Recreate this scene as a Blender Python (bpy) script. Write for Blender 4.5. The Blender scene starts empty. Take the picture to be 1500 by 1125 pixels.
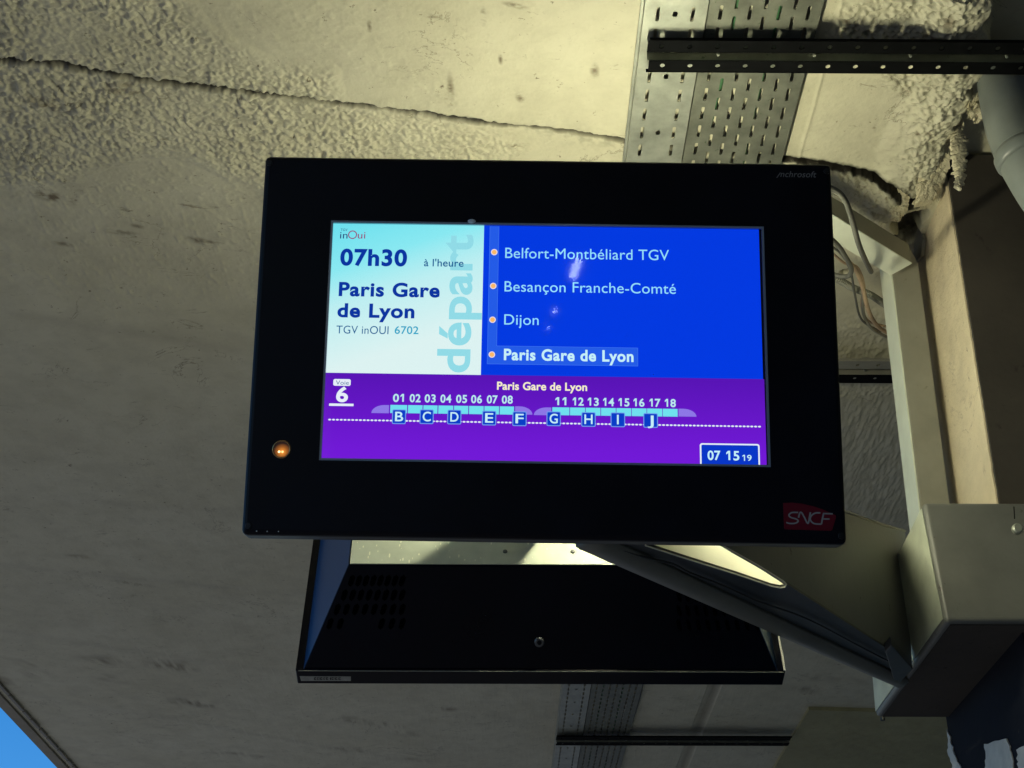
import bpy, bmesh, math, random
import numpy as np
from mathutils import Vector, Matrix
random.seed(7); rng = np.random.default_rng(11)
scn = bpy.context.scene
COL = scn.collection
# ------------------------------------------------------------------ camera
CAMZ = 1.6; FPX = 2080.0
PITCH = math.atan(1247/2080); YAW = math.radians(-0.54)
cam_d = bpy.data.cameras.new('camera'); cam = bpy.data.objects.new('camera', cam_d); COL.objects.link(cam)
cam.location = (0, 0, CAMZ)
cam.rotation_euler = (math.pi/2 + PITCH, 0, YAW)
cam_d.sensor_width = 36; cam_d.lens = FPX/1500*36
cam_d.clip_start = 0.02; cam_d.clip_end = 3000
scn.camera = cam
# ------------------------------------------------------------------ world, sun, exposure
world = bpy.data.worlds.new("World"); scn.world = world; world.use_nodes = True
wn = world.node_tree.nodes; wl = world.node_tree.links
bg = wn['Background']
sky = wn.new('ShaderNodeTexSky'); sky.sky_type = 'NISHITA'; sky.sun_disc = False
SUN_EL = math.radians(50); SUN_ROT = math.radians(-105)      # sun over the tracks, to the left and a little behind
sky.sun_elevation = SUN_EL; sky.sun_rotation = SUN_ROT
sky.air_density = 1.0; sky.dust_density = 0.0; sky.ozone_density = 8.0
hsv = wn.new('ShaderNodeHueSaturation'); hsv.inputs['Saturation'].default_value = 1.25; wl.new(sky.outputs[0], hsv.inputs['Color']); wl.new(hsv.outputs[0], bg.inputs[0]); bg.inputs[1].default_value = 0.15
sl = bpy.data.lights.new('sun', 'SUN'); so = bpy.data.objects.new('sun', sl); COL.objects.link(so)
sl.energy = 2.7; sl.angle = math.radians(0.5); sl.color = (1, 0.96, 0.90)
sd = Vector((math.sin(SUN_ROT)*math.cos(SUN_EL), math.cos(SUN_ROT)*math.cos(SUN_EL), math.sin(SUN_EL)))
so.rotation_euler = sd.to_track_quat('Z', 'Y').to_euler()
so.location = (20, 0, 20)
vs = scn.view_settings; vs.view_transform = 'Standard'; vs.look = 'None'; vs.gamma = 1; vs.exposure = 0.0; vs.use_curve_mapping = False
scn.cycles.use_denoising = True
scn.cycles.max_bounces = 8

# ------------------------------------------------------------------ measuring helpers (pixels of the photograph -> metres)
CE = Matrix.Rotation(YAW, 3, 'Z') @ Matrix.Rotation(math.pi/2 + PITCH, 3, 'X')
CO = Vector((0, 0, CAMZ))
def ray(u, v): return CE @ Vector((u-750, 562.5-v, -FPX))
def at(u, v, x=None, y=None, z=None):
    d = ray(u, v)
    if x is not None: t = x/d.x
    elif y is not None: t = y/d.y
    else: t = (z-CAMZ)/d.z
    return CO + d*t
def onplane(u, v, p, n):
    d = ray(u, v); return CO + d*((p-CO).dot(n)/d.dot(n))

# ------------------------------------------------------------------ object helpers
def link(o): COL.objects.link(o); return o
def tag(o, label=None, cat=None, group=None, kind=None):
    if label: o['label'] = label
    if cat: o['category'] = cat
    if group: o['group'] = group
    if kind: o['kind'] = kind
    return o
def empty(name, loc, mat3=None):
    o = bpy.data.objects.new(name, None); o.empty_display_size = .05; link(o)
    M = (mat3.to_4x4() if mat3 else Matrix.Identity(4)); M.translation = loc
    o.matrix_world = M; o['_m'] = 0; del o['_m']
    ROOTM[o.name] = M
    return o
ROOTM = {}
def obj(name, me, mat, parent=None, local=True, smooth=False, loc=None):
    """link mesh (or bmesh) as one object. local=True: coordinates are in the parent's frame; False: world coordinates"""
    if isinstance(me, bmesh.types.BMesh):
        m = bpy.data.meshes.new(name); me.to_mesh(m); me.free(); me = m
    if not local and parent is not None:
        P = parent; M = ROOTM.get(P.name)
        if M is None: M = P.matrix_local if P.parent is None else (ROOTM[P.parent.name] @ P.matrix_local)
        me.transform(M.inverted())
    if mat is not None: me.materials.clear(); me.materials.append(mat)
    if smooth:
        me.polygons.foreach_set('use_smooth', [True]*len(me.polygons))
    o = bpy.data.objects.new(name, me); link(o)
    if parent is not None: o.parent = parent
    if loc is not None: o.location = loc
    ROOTM[o.name] = ROOTM[parent.name] if parent is not None and loc is None else Matrix.Translation(loc or (0,0,0))
    return o
def meshpy(name, v, f):
    m = bpy.data.meshes.new(name); m.from_pydata([tuple(p) for p in v], [], f); m.validate(); m.update(); return m
def bm_hexa(c, bevel=0, seg=2, bm=None):
    """8 corners: bottom 4 ccw, top 4 ccw"""
    b = bm or bmesh.new()
    vs_ = [b.verts.new(p) for p in c]
    fs = []
    for f in ((3,2,1,0),(4,5,6,7),(0,1,5,4),(1,2,6,5),(2,3,7,6),(3,0,4,7)):
        fs.append(b.faces.new([vs_[i] for i in f]))
    bmesh.ops.recalc_face_normals(b, faces=fs)
    if bevel:
        es = list({e for f in fs for e in f.edges})
        bmesh.ops.bevel(b, geom=es, offset=bevel, segments=seg, affect='EDGES', profile=.5)
    return b
def bm_box(x0, x1, y0, y1, z0, z1, bevel=0, seg=2, bm=None):
    return bm_hexa([(x0,y0,z0),(x1,y0,z0),(x1,y1,z0),(x0,y1,z0),(x0,y0,z1),(x1,y0,z1),(x1,y1,z1),(x0,y1,z1)], bevel, seg, bm)
def bm_prism(poly, ext, bevel=0, seg=2, bm=None):
    """planar polygon (3-D points) extruded by vector ext"""
    b = bm or bmesh.new(); ext = Vector(ext); n = len(poly)
    a = [b.verts.new(Vector(p)) for p in poly]; c = [b.verts.new(Vector(p)+ext) for p in poly]
    fs = [b.faces.new(a[::-1]), b.faces.new(c)]
    for i in range(n): fs.append(b.faces.new((a[i], a[(i+1)%n], c[(i+1)%n], c[i])))
    bmesh.ops.recalc_face_normals(b, faces=fs)
    if bevel: bmesh.ops.bevel(b, geom=list({e for f in fs for e in f.edges}), offset=bevel, segments=seg, affect='EDGES', profile=.5)
    return b
def bm_beam(p, q, side, up, bevel=0, bm=None):
    """box between p and q with half-extent vectors side and up"""
    p, q, s, u = Vector(p), Vector(q), Vector(side), Vector(up)
    return bm_hexa([p-s-u, p+s-u, q+s-u, q-s-u, p-s+u, p+s+u, q+s+u, q-s+u], bevel, 2, bm)
def bm_tube(pts, r, n=12, ribs=None, bm=None):
    b = bm or bmesh.new(); pts = [Vector(p) for p in pts]; rings = []
    prev = None
    for i, p in enumerate(pts):
        t = (pts[min(i+1, len(pts)-1)] - pts[max(i-1, 0)]).normalized()
        a = t.cross(Vector((0,0,1)) if prev is None and abs(t.z) < .9 else (prev if prev is not None else Vector((1,0,0)))).normalized()
        if prev is not None:
            a = (prev - t*prev.dot(t)).normalized()
        prev = a; c = t.cross(a)
        rr = r[i] if hasattr(r, '__len__') else r
        rings.append([b.verts.new(p + (a*math.cos(2*math.pi*k/n) + c*math.sin(2*math.pi*k/n))*rr) for k in range(n)])
    for i in range(len(rings)-1):
        for k in range(n):
            b.faces.new((rings[i][k], rings[i][(k+1)%n], rings[i+1][(k+1)%n], rings[i+1][k]))
    b.faces.new(rings[0][::-1]); b.faces.new(rings[-1])
    return b
def spline(pts, n=10):
    P = [Vector(p) for p in pts]; P = [P[0]*2-P[1]] + P + [P[-1]*2-P[-2]]; out = []
    for i in range(1, len(P)-2):
        for k in range(n):
            t = k/n; a, b_, c, d = P[i-1], P[i], P[i+1], P[i+2]
            out.append(.5*((2*b_) + (c-a)*t + (2*a-5*b_+4*c-d)*t*t + (3*b_-a-3*c+d)*t**3))
    out.append(P[-2]); return out

# ------------------------------------------------------------------ materials
def s2l(c): return tuple(((x/255)/12.92 if x/255 <= .04045 else ((x/255+.055)/1.055)**2.4) for x in c)
def mat(name, col, rough=.6, metal=0, spec=.5, noise=None, bump=None, emit=None, estr=1, coat=0):
    """noise=(scale, amount[, dirt colour, threshold]) mottles the colour; bump=(scale, strength, distance)"""
    m = bpy.data.materials.new(name); m.use_nodes = True
    nt = m.node_tree; N = nt.nodes; L = nt.links; p = N['Principled BSDF']
    p.inputs['Base Color'].default_value = (*col, 1); p.inputs['Roughness'].default_value = rough
    p.inputs['Metallic'].default_value = metal; p.inputs['Specular IOR Level'].default_value = spec
    if coat: p.inputs['Coat Weight'].default_value = coat; p.inputs['Coat Roughness'].default_value = .08
    tc = N.new('ShaderNodeTexCoord')
    if noise:
        t = N.new('ShaderNodeTexNoise'); t.inputs['Scale'].default_value = noise[0]; t.inputs['Detail'].default_value = 8; t.inputs['Roughness'].default_value = .65
        L.new(tc.outputs['Object'], t.inputs['Vector'])
        r = N.new('ShaderNodeValToRGB'); r.color_ramp.elements[0].position = .3; r.color_ramp.elements[1].position = .72
        k = noise[1]
        r.color_ramp.elements[0].color = (*[c*(1-k) for c in col], 1); r.color_ramp.elements[1].color = (*[min(1, c*(1+k*.6)) for c in col], 1)
        L.new(t.outputs['Fac'], r.inputs['Fac']); last = r.outputs['Color']
        if len(noise) > 2:
            t2 = N.new('ShaderNodeTexNoise'); t2.inputs['Scale'].default_value = noise[0]*4.3; t2.inputs['Detail'].default_value = 9; t2.inputs['Roughness'].default_value = .7
            L.new(tc.outputs['Object'], t2.inputs['Vector'])
            r2 = N.new('ShaderNodeValToRGB'); r2.color_ramp.elements[0].position = noise[3]; r2.color_ramp.elements[1].position = noise[3]+.07
            L.new(t2.outputs['Fac'], r2.inputs['Fac'])
            mx = N.new('ShaderNodeMix'); mx.data_type = 'RGBA'; mx.inputs['B'].default_value = (*noise[2], 1)
            L.new(r2.outputs['Color'], mx.inputs['Factor']); L.new(last, mx.inputs['A']); last = mx.outputs['Result']
        L.new(last, p.inputs['Base Color'])
        rr = N.new('ShaderNodeMapRange'); rr.inputs['To Min'].default_value = max(.04, rough-.12); rr.inputs['To Max'].default_value = min(1, rough+.15)
        L.new(t.outputs['Fac'], rr.inputs['Value']); L.new(rr.outputs[0], p.inputs['Roughness'])
    if bump:
        t = N.new('ShaderNodeTexNoise'); t.inputs['Scale'].default_value = bump[0]; t.inputs['Detail'].default_value = 6; t.inputs['Roughness'].default_value = .6
        L.new(tc.outputs['Object'], t.inputs['Vector'])
        b = N.new('ShaderNodeBump'); b.inputs['Strength'].default_value = bump[1]; b.inputs['Distance'].default_value = bump[2]
        L.new(t.outputs['Fac'], b.inputs['Height']); L.new(b.outputs[0], p.inputs['Normal'])
    if emit:
        p.inputs['Emission Color'].default_value = (*emit, 1); p.inputs['Emission Strength'].default_value = estr
    return m
def glow(name, rgb, k=1.0):
    c = s2l(rgb); return mat(name, (0.004,)*3, rough=.3, spec=.0, emit=c, estr=k)

M_NAVY = mat('navy_black_powder_coat', (.0022, .003, .0075), rough=.4, spec=.14, noise=(6, .4, (.010, .011, .013), .66), bump=(900, .15, .0004))
M_NAVYG = mat('navy_black_gloss_coat', (.0012, .0022, .007), rough=.3, spec=.12, noise=(5, .35), bump=(700, .1, .0004))
M_SHADE = mat('shaded_face_brown', (.055, .047, .037), rough=.9, noise=(4, .35, (.02, .016, .012), .62), bump=(60, .3, .003))  # shade of the pillar front and box underside put into the colour
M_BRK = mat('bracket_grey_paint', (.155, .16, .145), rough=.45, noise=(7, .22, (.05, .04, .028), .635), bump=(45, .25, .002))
M_BRKD = mat('bracket_grey_in_shade', (.032, .035, .034), rough=.4, metal=0, noise=(9, .3), bump=(60, .12, .002))  # shade on the arm's underside put into a darker bracket colour
M_CREAMP = mat('cream_plate_paint', (.86, .85, .68), rough=.5, noise=(12, .08, (.3, .26, .12), .68))
M_WHT = mat('lamplit_lip_white', (.70, .74, .62), rough=.45, noise=(9, .1))  # lamplight on the frame's inner faces put into a white colour
M_FRAME = mat('frame_grey_paint', (.25, .245, .20), rough=.5, noise=(7, .2, (.10, .08, .05), .65), bump=(40, .2, .002))
M_SLOT = mat('vent_slot_black', (.0008,.0008,.001), rough=.9, spec=0)
M_GALV = mat('galvanised_steel', (.40, .42, .36), rough=.42, metal=.55, noise=(14, .3, (.12, .12, .09), .66), bump=(80, .1, .001))
M_GALVD = mat('dull_galvanised_steel', (.20, .21, .17), rough=.5, metal=.5, noise=(14, .35, (.05, .09, .04), .62), bump=(80, .1, .001))
M_BLACK = mat('black_strut_steel', (.005, .0055, .006), rough=.7, spec=.03, noise=(20, .4))
M_PVC = mat('grey_pvc', (.17, .19, .18), rough=.4, noise=(11, .2, (.10, .10, .08), .66))
M_RUB = mat('grey_cable_sheath', (.10, .10, .085), rough=.6, noise=(30, .25))
M_PINK = mat('pinkish_beige_cable_sheath', (.42, .30, .19), rough=.6, noise=(30, .25))
M_COND = mat('ribbed_conduit_plastic', (.20, .20, .16), rough=.5)
M_PLAST = mat('crumbling_plaster', (.60, .55, .39), rough=.9, noise=(22, .2, (.14, .09, .05), .6), bump=(70, .6, .006))
M_FLOOR = mat('platform_concrete', (.195, .187, .175), rough=.85, noise=(3, .3), bump=(90, .3, .004))
M_GRND = mat('track_ballast_ground', (.27, .25, .22), rough=.95, noise=(1.2, .4), bump=(20, .6, .03))
M_FACADE = mat('facade_render', (.42, .38, .30), rough=.9, noise=(.8, .2))
M_TRIM = mat('edge_trim_metal', (.22, .21, .18), rough=.5, noise=(30, .4))

def concrete_mat(name, base, warm, dark, attr=True, bump_k=1.0):
    m = bpy.data.materials.new(name); m.use_nodes = True; nt = m.node_tree; N = nt.nodes; L = nt.links; p = N['Principled BSDF']
    p.inputs['Roughness'].default_value = .62; p.inputs['Specular IOR Level'].default_value = .35
    tc = N.new('ShaderNodeTexCoord')
    def noise(scale, det=8, ro=.6, vec=None, dist=0):
        t = N.new('ShaderNodeTexNoise'); t.inputs['Scale'].default_value = scale; t.inputs['Detail'].default_value = det
        t.inputs['Roughness'].default_value = ro; t.inputs['Distortion'].default_value = dist
        L.new(vec or tc.outputs['Object'], t.inputs['Vector']); return t.outputs['Fac']
    def ramp(src, a, b, ca=(0,0,0,1), cb=(1,1,1,1)):
        r = N.new('ShaderNodeValToRGB'); r.color_ramp.elements[0].position = a; r.color_ramp.elements[1].position = b
        r.color_ramp.elements[0].color = ca; r.color_ramp.elements[1].color = cb; L.new(src, r.inputs['Fac']); return r.outputs['Color']
    def mix(fac, A, B, k=None):
        x = N.new('ShaderNodeMix'); x.data_type = 'RGBA'
        if k is not None:
            mm = N.new('ShaderNodeMath'); mm.operation = 'MULTIPLY'; mm.inputs[1].default_value = k; L.new(fac, mm.inputs[0]); fac = mm.outputs[0]
        L.new(fac, x.inputs['Factor'])
        for s, v in (('A', A), ('B', B)):
            if isinstance(v, tuple): x.inputs[s].default_value = (*v, 1)
            else: L.new(v, x.inputs[s])
        return x.outputs['Result']
    mp = N.new('ShaderNodeMapping'); mp.inputs['Scale'].default_value = (1.0, 2.6, 1); mp.inputs['Rotation'].default_value = (0, 0, math.radians(-12))
    L.new(tc.outputs['Object'], mp.inputs['Vector'])
    c = mix(ramp(noise(1.7, 6), .35, .68), base, warm)
    c = mix(ramp(noise(9, 9, .7), .42, .75), c, tuple(x*.78 for x in warm), .7)
    c = mix(ramp(noise(5.5, 10, .78, mp.outputs[0], .6), .61, .70), c, dark, .8)          # grime spots drawn out along the boards
    c = mix(ramp(noise(13, 9, .8, mp.outputs[0], .8), .635, .685), c, dark, .75)
    c = mix(ramp(noise(34, 6, .75), .64, .70), c, dark, .9)                                # specks
    # thin hairline cracks: narrow band of a distorted noise
    h = noise(2.6, 10, .62, None, 1.2)
    sb = N.new('ShaderNodeMath'); sb.operation = 'SUBTRACT'; sb.inputs[1].default_value = .5; L.new(h, sb.inputs[0])
    ab = N.new('ShaderNodeMath'); ab.operation = 'ABSOLUTE'; L.new(sb.outputs[0], ab.inputs[0])
    line = ramp(ab.outputs[0], 0.0, .0045, (1,1,1,1), (0,0,0,1))
    gate = ramp(noise(3.3, 3), .52, .6)
    mm = N.new('ShaderNodeMath'); mm.operation = 'MULTIPLY'; L.new(line, mm.inputs[0]); L.new(gate, mm.inputs[1])
    c = mix(mm.outputs[0], c, dark, .7)
    if attr:
        a = N.new('ShaderNodeAttribute'); a.attribute_name = 'dirt'
        c = mix(a.outputs['Fac'], c, (.02, .017, .012))
        a2 = N.new('ShaderNodeAttribute'); a2.attribute_name = 'stain'
        c = mix(a2.outputs['Fac'], c, (.16, .13, .085))
    L.new(c, p.inputs['Base Color'])
    b = N.new('ShaderNodeBump'); b.inputs['Strength'].default_value = .35*bump_k; b.inputs['Distance'].default_value = .004
    L.new(noise(110, 5, .65), b.inputs['Height'])
    b2 = N.new('ShaderNodeBump'); b2.inputs['Strength'].default_value = .4*bump_k; b2.inputs['Distance'].default_value = .012
    L.new(noise(14, 4, .5), b2.inputs['Height']); L.new(b.outputs[0], b2.inputs['Normal'])
    L.new(b2.outputs[0], p.inputs['Normal'])
    return m
M_CEIL = concrete_mat('painted_concrete_soffit', (.60, .58, .445), (.54, .515, .38), (.10, .075, .045))
M_PILL = concrete_mat('painted_concrete_pillar', (.72, .62, .43), (.66, .56, .385), (.16, .10, .06), attr=False, bump_k=2.2)
M_SLAB = concrete_mat('bare_concrete', (.30, .27, .21), (.26, .24, .19), (.08, .07, .05), attr=False)

# ------------------------------------------------------------------ ground, platform, building
HC = CAMZ + 2.36            # soffit height
XL = at(50, 1068, z=HC).x  # free edge of the canopy over the tracks
tag(obj('ground', bm_box(-900, 900, -900, 900, -1.0, -.9), M_GRND), kind='structure')
tag(obj('platform_floor', bm_box(XL+.5, 5.6, -18, 30, -.899, 0), M_FLOOR), kind='structure')
tag(obj('wall', bm_box(5.2, 5.6, -18, 30, .001, 5.0), M_FACADE), kind='structure')

tag(obj('cross_wall', bm_box(XL+.5, 5.199, -10.4, -10, .001, HC+.6), mat('dark_brick_wall', (.05,.042,.038), rough=.9, noise=(3,.3))), kind='structure')
# ------------------------------------------------------------------ noise for the relief
def vnoise(x, y, scale, seed):
    x = x*scale; y = y*scale; xi = np.floor(x).astype(np.int64); yi = np.floor(y).astype(np.int64); fx = x-xi; fy = y-yi
    fx = fx*fx*(3-2*fx); fy = fy*fy*(3-2*fy)
    def h(a, b):
        n = (a*374761393 + b*668265263 + seed*1442695041) & 0xffffffff
        n = ((n ^ (n >> 13))*1274126177) & 0xffffffff
        return ((n ^ (n >> 16)) & 0xffff)/65535.0
    return (h(xi,yi)*(1-fx)*(1-fy) + h(xi+1,yi)*fx*(1-fy) + h(xi,yi+1)*(1-fx)*fy + h(xi+1,yi+1)*fx*fy)
def fbm(x, y, scale, seed, oct=4, g=.5):
    s = 0; a = 1; t = 0
    for i in range(oct): s = s + a*vnoise(x, y, scale*2**i, seed+i*17); t += a; a *= g
    return s/t
def seg_dist(X, Y, pts):
    """distance to a polyline and position along it (0..n-1)"""
    D = np.full(X.shape, 9.); T = np.zeros(X.shape); S = np.zeros(X.shape)
    for i in range(len(pts)-1):
        ax, ay = pts[i]; bx, by = pts[i+1]; dx, dy = bx-ax, by-ay; l2 = dx*dx+dy*dy
        t = np.clip(((X-ax)*dx + (Y-ay)*dy)/l2, 0, 1)
        ex = X-(ax+t*dx); ey = Y-(ay+t*dy); d = np.hypot(ex, ey)
        m = d < D; D = np.where(m, d, D); T = np.where(m, i+t, T); S = np.where(m, np.sign(dx*ey-dy*ex), S)
    return D, T, S
def inpoly(X, Y, P):
    r = np.zeros(X.shape, bool); n = len(P)
    for i in range(n):
        x0, y0 = P[i]; x1, y1 = P[(i+1) % n]
        c = ((y0 > Y) != (y1 > Y)) & (X < (x1-x0)*(Y-y0)/(y1-y0+1e-12)+x0); r ^= c
    return r
def softpoly(X, Y, P, w):
    D, _, _ = seg_dist(X, Y, P+[P[0]]); ins = inpoly(X, Y, P)
    return np.clip(.5+np.where(ins, D, -D)/w, 0, 1)
def C(u, v):
    p = at(u, v, z=HC); return (p.x, p.y)

# ------------------------------------------------------------------ ceiling relief
XS = np.concatenate([np.arange(XL, -1.85, .03), np.arange(-1.85, -1.30, .006), np.arange(-1.30, 1.60, .0032), np.arange(1.60, 5.19, .05), [5.2]])
YS = np.concatenate([np.arange(-10, 2.1, .15), np.arange(2.1, 2.24, .01), np.arange(2.24, 2.98, .0024), np.arange(2.98, 4.0, .0065), np.arange(4.0, 6, .02), np.arange(6, 12, .05), np.arange(12, 22.1, .5)])
GX, GY = np.meshgrid(XS, YS)
wob = (fbm(GX, GY, 9, 3)-.5)*.05 + (fbm(GX, GY, 45, 5)-.5)*.016
crack = [C(*p) for p in ((-300,62),(0,88),(60,92),(105,97),(125,102),(190,114),(240,121),(310,129),(350,131),(400,138),(490,148),(560,157),(640,167),(712,179),(780,186),(850,194),(912,205),(1000,217),(1100,228),(1165,233),(1225,243),(1275,255),(1310,270),(1335,292))]
jx = (fbm(GX, GY, 60, 9, 3)-.5)*.014
D, T, S = seg_dist(GX+jx*.3, GY+jx, crack)
w = np.interp(T, [0, 1, 4, 9, 11, 12.5, 13.5, 15, 16, 19, 20.5, 22, 23], [.0045, .0045, .006, .0055, .005, .007, .0035, .0042, .0055, .0050, .006, .007, .012])
w = np.where(T < 12, 1.8, 1.35)*w*(.75+.8*fbm(GX, GY, 30, 21, 3))
groove = np.clip(1.25-D/w, 0, 1)
side = np.where(S < 0, 1.0, 0.0)       # camera side of the joint
ends = np.clip((1.20-GX)/.1, 0, 1)
stepfade = np.clip((GX+.75)/.2, 0, 1)*np.clip((.15-GX)/.25, 0, 1)
# rough (roller-stippled, bubbled) zones
roughP = [C(*p) for p in ((-500,-200),(240,-60),(300,45),(400,95),(478,98),(492,150),(640,170),(700,182),(720,190),(770,215),(720,250),(600,330),(430,330),(375,262),(330,250),(270,222),(160,232),(60,262),(-500,330))]
roughP2 = [C(*p) for p in ((1225,246),(1300,262),(1345,300),(1345,400),(1300,420),(1220,330))]
roughP3 = [C(*p) for p in ((1300,-60),(1480,-60),(1440,60),(1418,130),(1350,300),(1310,285),(1335,150),(1290,110),(1230,60),(1195,60))]
roughP4 = [C(*p) for p in ((1180,470),(1345,440),(1400,760),(1180,800))]
R1 = softpoly(GX+wob, GY+wob, roughP, .06); R2 = softpoly(GX+wob, GY+wob, roughP2, .05); R3 = softpoly(GX+wob*1.4, GY+wob*1.2, roughP3, .05); R4 = softpoly(GX+wob, GY+wob, roughP4, .08)
mild = softpoly(GX+wob*2, GY+wob*2, [C(*p) for p in ((-500,300),(60,250),(270,215),(380,262),(560,300),(420,430),(250,470),(0,430),(-500,520))], .25)
mild2 = softpoly(GX+wob*2, GY+wob*2, [C(*p) for p in ((300,-100),(620,-100),(560,40),(690,150),(870,190),(650,170),(560,110),(480,95),(300,50))], .07)
rx_ = GX*.83+GY*.56; ry_ = -GX*.56+GY*.83
pop = np.clip((.62*fbm(rx_, ry_, 96, 31, 2, .6)+.38*fbm(GX*.97-GY*.26, GX*.26+GY*.97, 150, 37, 1)-.36)*2.7, 0, 1)
pop2 = np.clip((fbm(GX+.3, GY, 34, 41, 4, .6)-.40)*2.6, 0, 1)
H = (fbm(GX, GY, 2.0, 51, 3)-.5)*.010                                     # hand-trowelled waviness
big = fbm(GX, GY, 5, 53, 3); H += R1*(pop*(.0025+.0125*big) + pop2*.0022) + (R2+R3)*(pop*.0085 + pop2*.0022) + R4*(pop*.0045 + pop2*.0035)
H += mild*np.clip((fbm(GX, GY, 85, 61, 2)-.52)*3, 0, 1)*.0032 + mild2*np.clip((fbm(GX, GY, 75, 63, 2)-.45)*2, 0, 1)*.0022
H += np.clip((fbm(GX, GY, 120, 71, 2)-.62)*4, 0, 1)*.0009
H += R1*(1-R1)*4*.003
H += side*ends*stepfade*.006*np.clip(D/.004, 0, 1)                          # the slab nearer the camera hangs a little lower
H -= groove*np.interp(T, [0, 13, 15, 19, 23], [.014, .012, .022, .03, .05])
# shutter-board joints
stain = np.zeros(GX.shape)
for (a, b, k) in (((-60,915),(420,985),.003), ((60,1020),(520,1100),.004), ((-60,820),(520,880),.0022), ((30,460),(380,520),.001), ((130,735),(420,760),.001), ((100,1100),(520,1160),.003)):
    pa, pb = C(*a), C(*b); d_, t_, s_ = seg_dist(GX+wob*.3, GY+wob*.8, [pa, pb])
    H += np.where(s_ < 0, np.exp(-d_/.12), 0)*k*1.5; stain = np.maximum(stain, np.exp(-(d_/.03)**2)*.22*fbm(GX, GY, 3, 77))
# long joints parallel to the tray
xj1 = at(1190, 160, z=HC).x; xj2 = at(1025, 1060, z=HC).x
H += np.exp(-((GX-xj1-wob*.1)/.004)**2)*.003*(GY < 2.95)
H -= np.clip(1-np.abs(GX-xj2)/.035, 0, 1)**.3*.006*(GY > 5); stain = np.maximum(stain, np.clip(1.2-np.abs(GX-xj2)/.03, 0, 1)*.5*(GY > 5))
# broken edge beside the pillar: the soffit steps back up
_e = [C(*p) for p in ((1452,-10),(1446,60),(1436,125),(1402,185),(1372,235),(1352,290))]
xe = np.interp(GY, [p[1] for p in _e], [p[0] for p in _e]) + (fbm(GY, GX*0, 12, 81)-.5)*.04 + (fbm(GX, GY, 40, 83)-.5)*.035
ye = 2.93 + (fbm(GX, GY, 20, 85)-.5)*.05
rec = np.clip((GX-xe)/.012, 0, 1)*np.clip((ye-GY)/.012, 0, 1)
H = H*(1-rec) - rec*.10
bulge = np.clip(1-np.abs(GX-(xe-.07))/.10, 0, 1)*np.clip((3.07-GY)/.12, 0, 1)*(1-rec)
H += bulge*(.018 + .02*fbm(GX, GY, 14, 87, 3))
# spalled holes
dirt = np.maximum(np.where(T > 18.5, np.clip(2.3-D/w, 0, 1), np.where(T > 12, np.clip(1.5-D/w, 0, 1), groove))*.98, (R1*.22+R3*.5+R2*.3)*np.clip((.22-pop)*5, 0, 1)*np.clip((fbm(GX, GY, 16, 57, 4)-.35)*3, 0, 1))
for (u, v, r, dep) in ((1330,322,.050,.07),(1325,352,.045,.06),(1436,128,.035,.06),(1450,150,.03,.05),(1238,398,.014,.03),(1395,205,.02,.05)):
    cx, cy = C(u, v); d = np.hypot(GX-cx, GY-cy) + (fbm(GX, GY, 28, 91)-.5)*.05
    k = np.clip((r-d)/.008, 0, 1); H -= k*dep; dirt = np.maximum(dirt, k*.9)
# loose stain marks where the photograph has them (cobwebs, mould)
for (u, v, ru, rv, k) in ((78,288,.06,.02,.7),(178,340,.05,.015,.5),(200,330,.02,.01,.6),(92,357,.03,.01,.5),(290,352,.04,.012,.6),(310,355,.02,.008,.6),(60,150,.05,.02,.4),(70,155,.04,.01,.6),(762,140,.012,.014,.7),(660,128,.010,.04,.6),(650,137,.014,.01,.6),(628,20,.03,.006,.6),(755,7,.03,.006,.7),(708,22,.008,.02,.6),(541,33,.006,.02,.6),(871,105,.012,.02,.6),(733,85,.006,.012,.7),(1393,22,.03,.015,.6),(1365,50,.03,.01,.6),(1358,183,.012,.008,.8),(1342,186,.01,.008,.8),(1325,130,.02,.012,.5),(1280,190,.006,.03,.6),(1240,30,.012,.006,.7),(160,128,.10,.012,.45),(190,130,.05,.02,.5),(250,975,.14,.06,.6),(285,1030,.16,.05,.6),(150,968,.12,.05,.5),(165,995,.10,.04,.5),(60,990,.1,.05,.4),(40,975,.05,.04,.5),(10,997,.06,.05,.6),(520,1055,.1,.03,.5),(560,1062,.14,.03,.5),(600,1075,.12,.04,.3),(655,1038,.06,.02,.6),(350,1105,.2,.04,.4),(510,1098,.16,.04,.4),(600,1112,.2,.04,.3),(730,1050,.08,.02,.4),(115,815,.06,.02,.4),(195,855,.1,.02,.35),(1225,995,.2,.03,.5),(1240,960,.15,.03,.5),(1180,1010,.15,.03,.4)):
    cx, cy = C(u, v); d = np.sqrt(((GX-cx)/ru)**2 + ((GY-cy-(GX-cx)*.3)/(rv*1.5))**2)
    stain = np.maximum(stain, np.clip((1.15-d), 0, 1)*np.clip((fbm(GX*.8, GY*1.6, 40, int(u), 4, .7)-.38)*4, 0, 1)*k*1.6)
dirt = np.maximum(dirt, np.exp(-D/.03)*np.interp(T, [0, 13, 15, 23], [.0, .1, .5, .6])*np.clip((fbm(GX, GY, 50, 95, 4, .7)-.42)*4, 0, 1)*(1-side*.6))
NX, NY = len(XS), len(YS)
co = np.empty((NX*NY, 3)); co[:, 0] = GX.ravel(); co[:, 1] = GY.ravel(); co[:, 2] = (HC - H).ravel()
ii = (np.arange(NY-1)[:, None]*NX + np.arange(NX-1)[None, :]).ravel()
quads = np.stack([ii, ii+NX, ii+NX+1, ii+1], 1)
me = bpy.data.meshes.new('ceiling'); me.vertices.add(NX*NY); me.vertices.foreach_set('co', co.ravel())
me.loops.add(quads.size); me.loops.foreach_set('vertex_index', quads.ravel().astype(np.int32))
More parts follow.
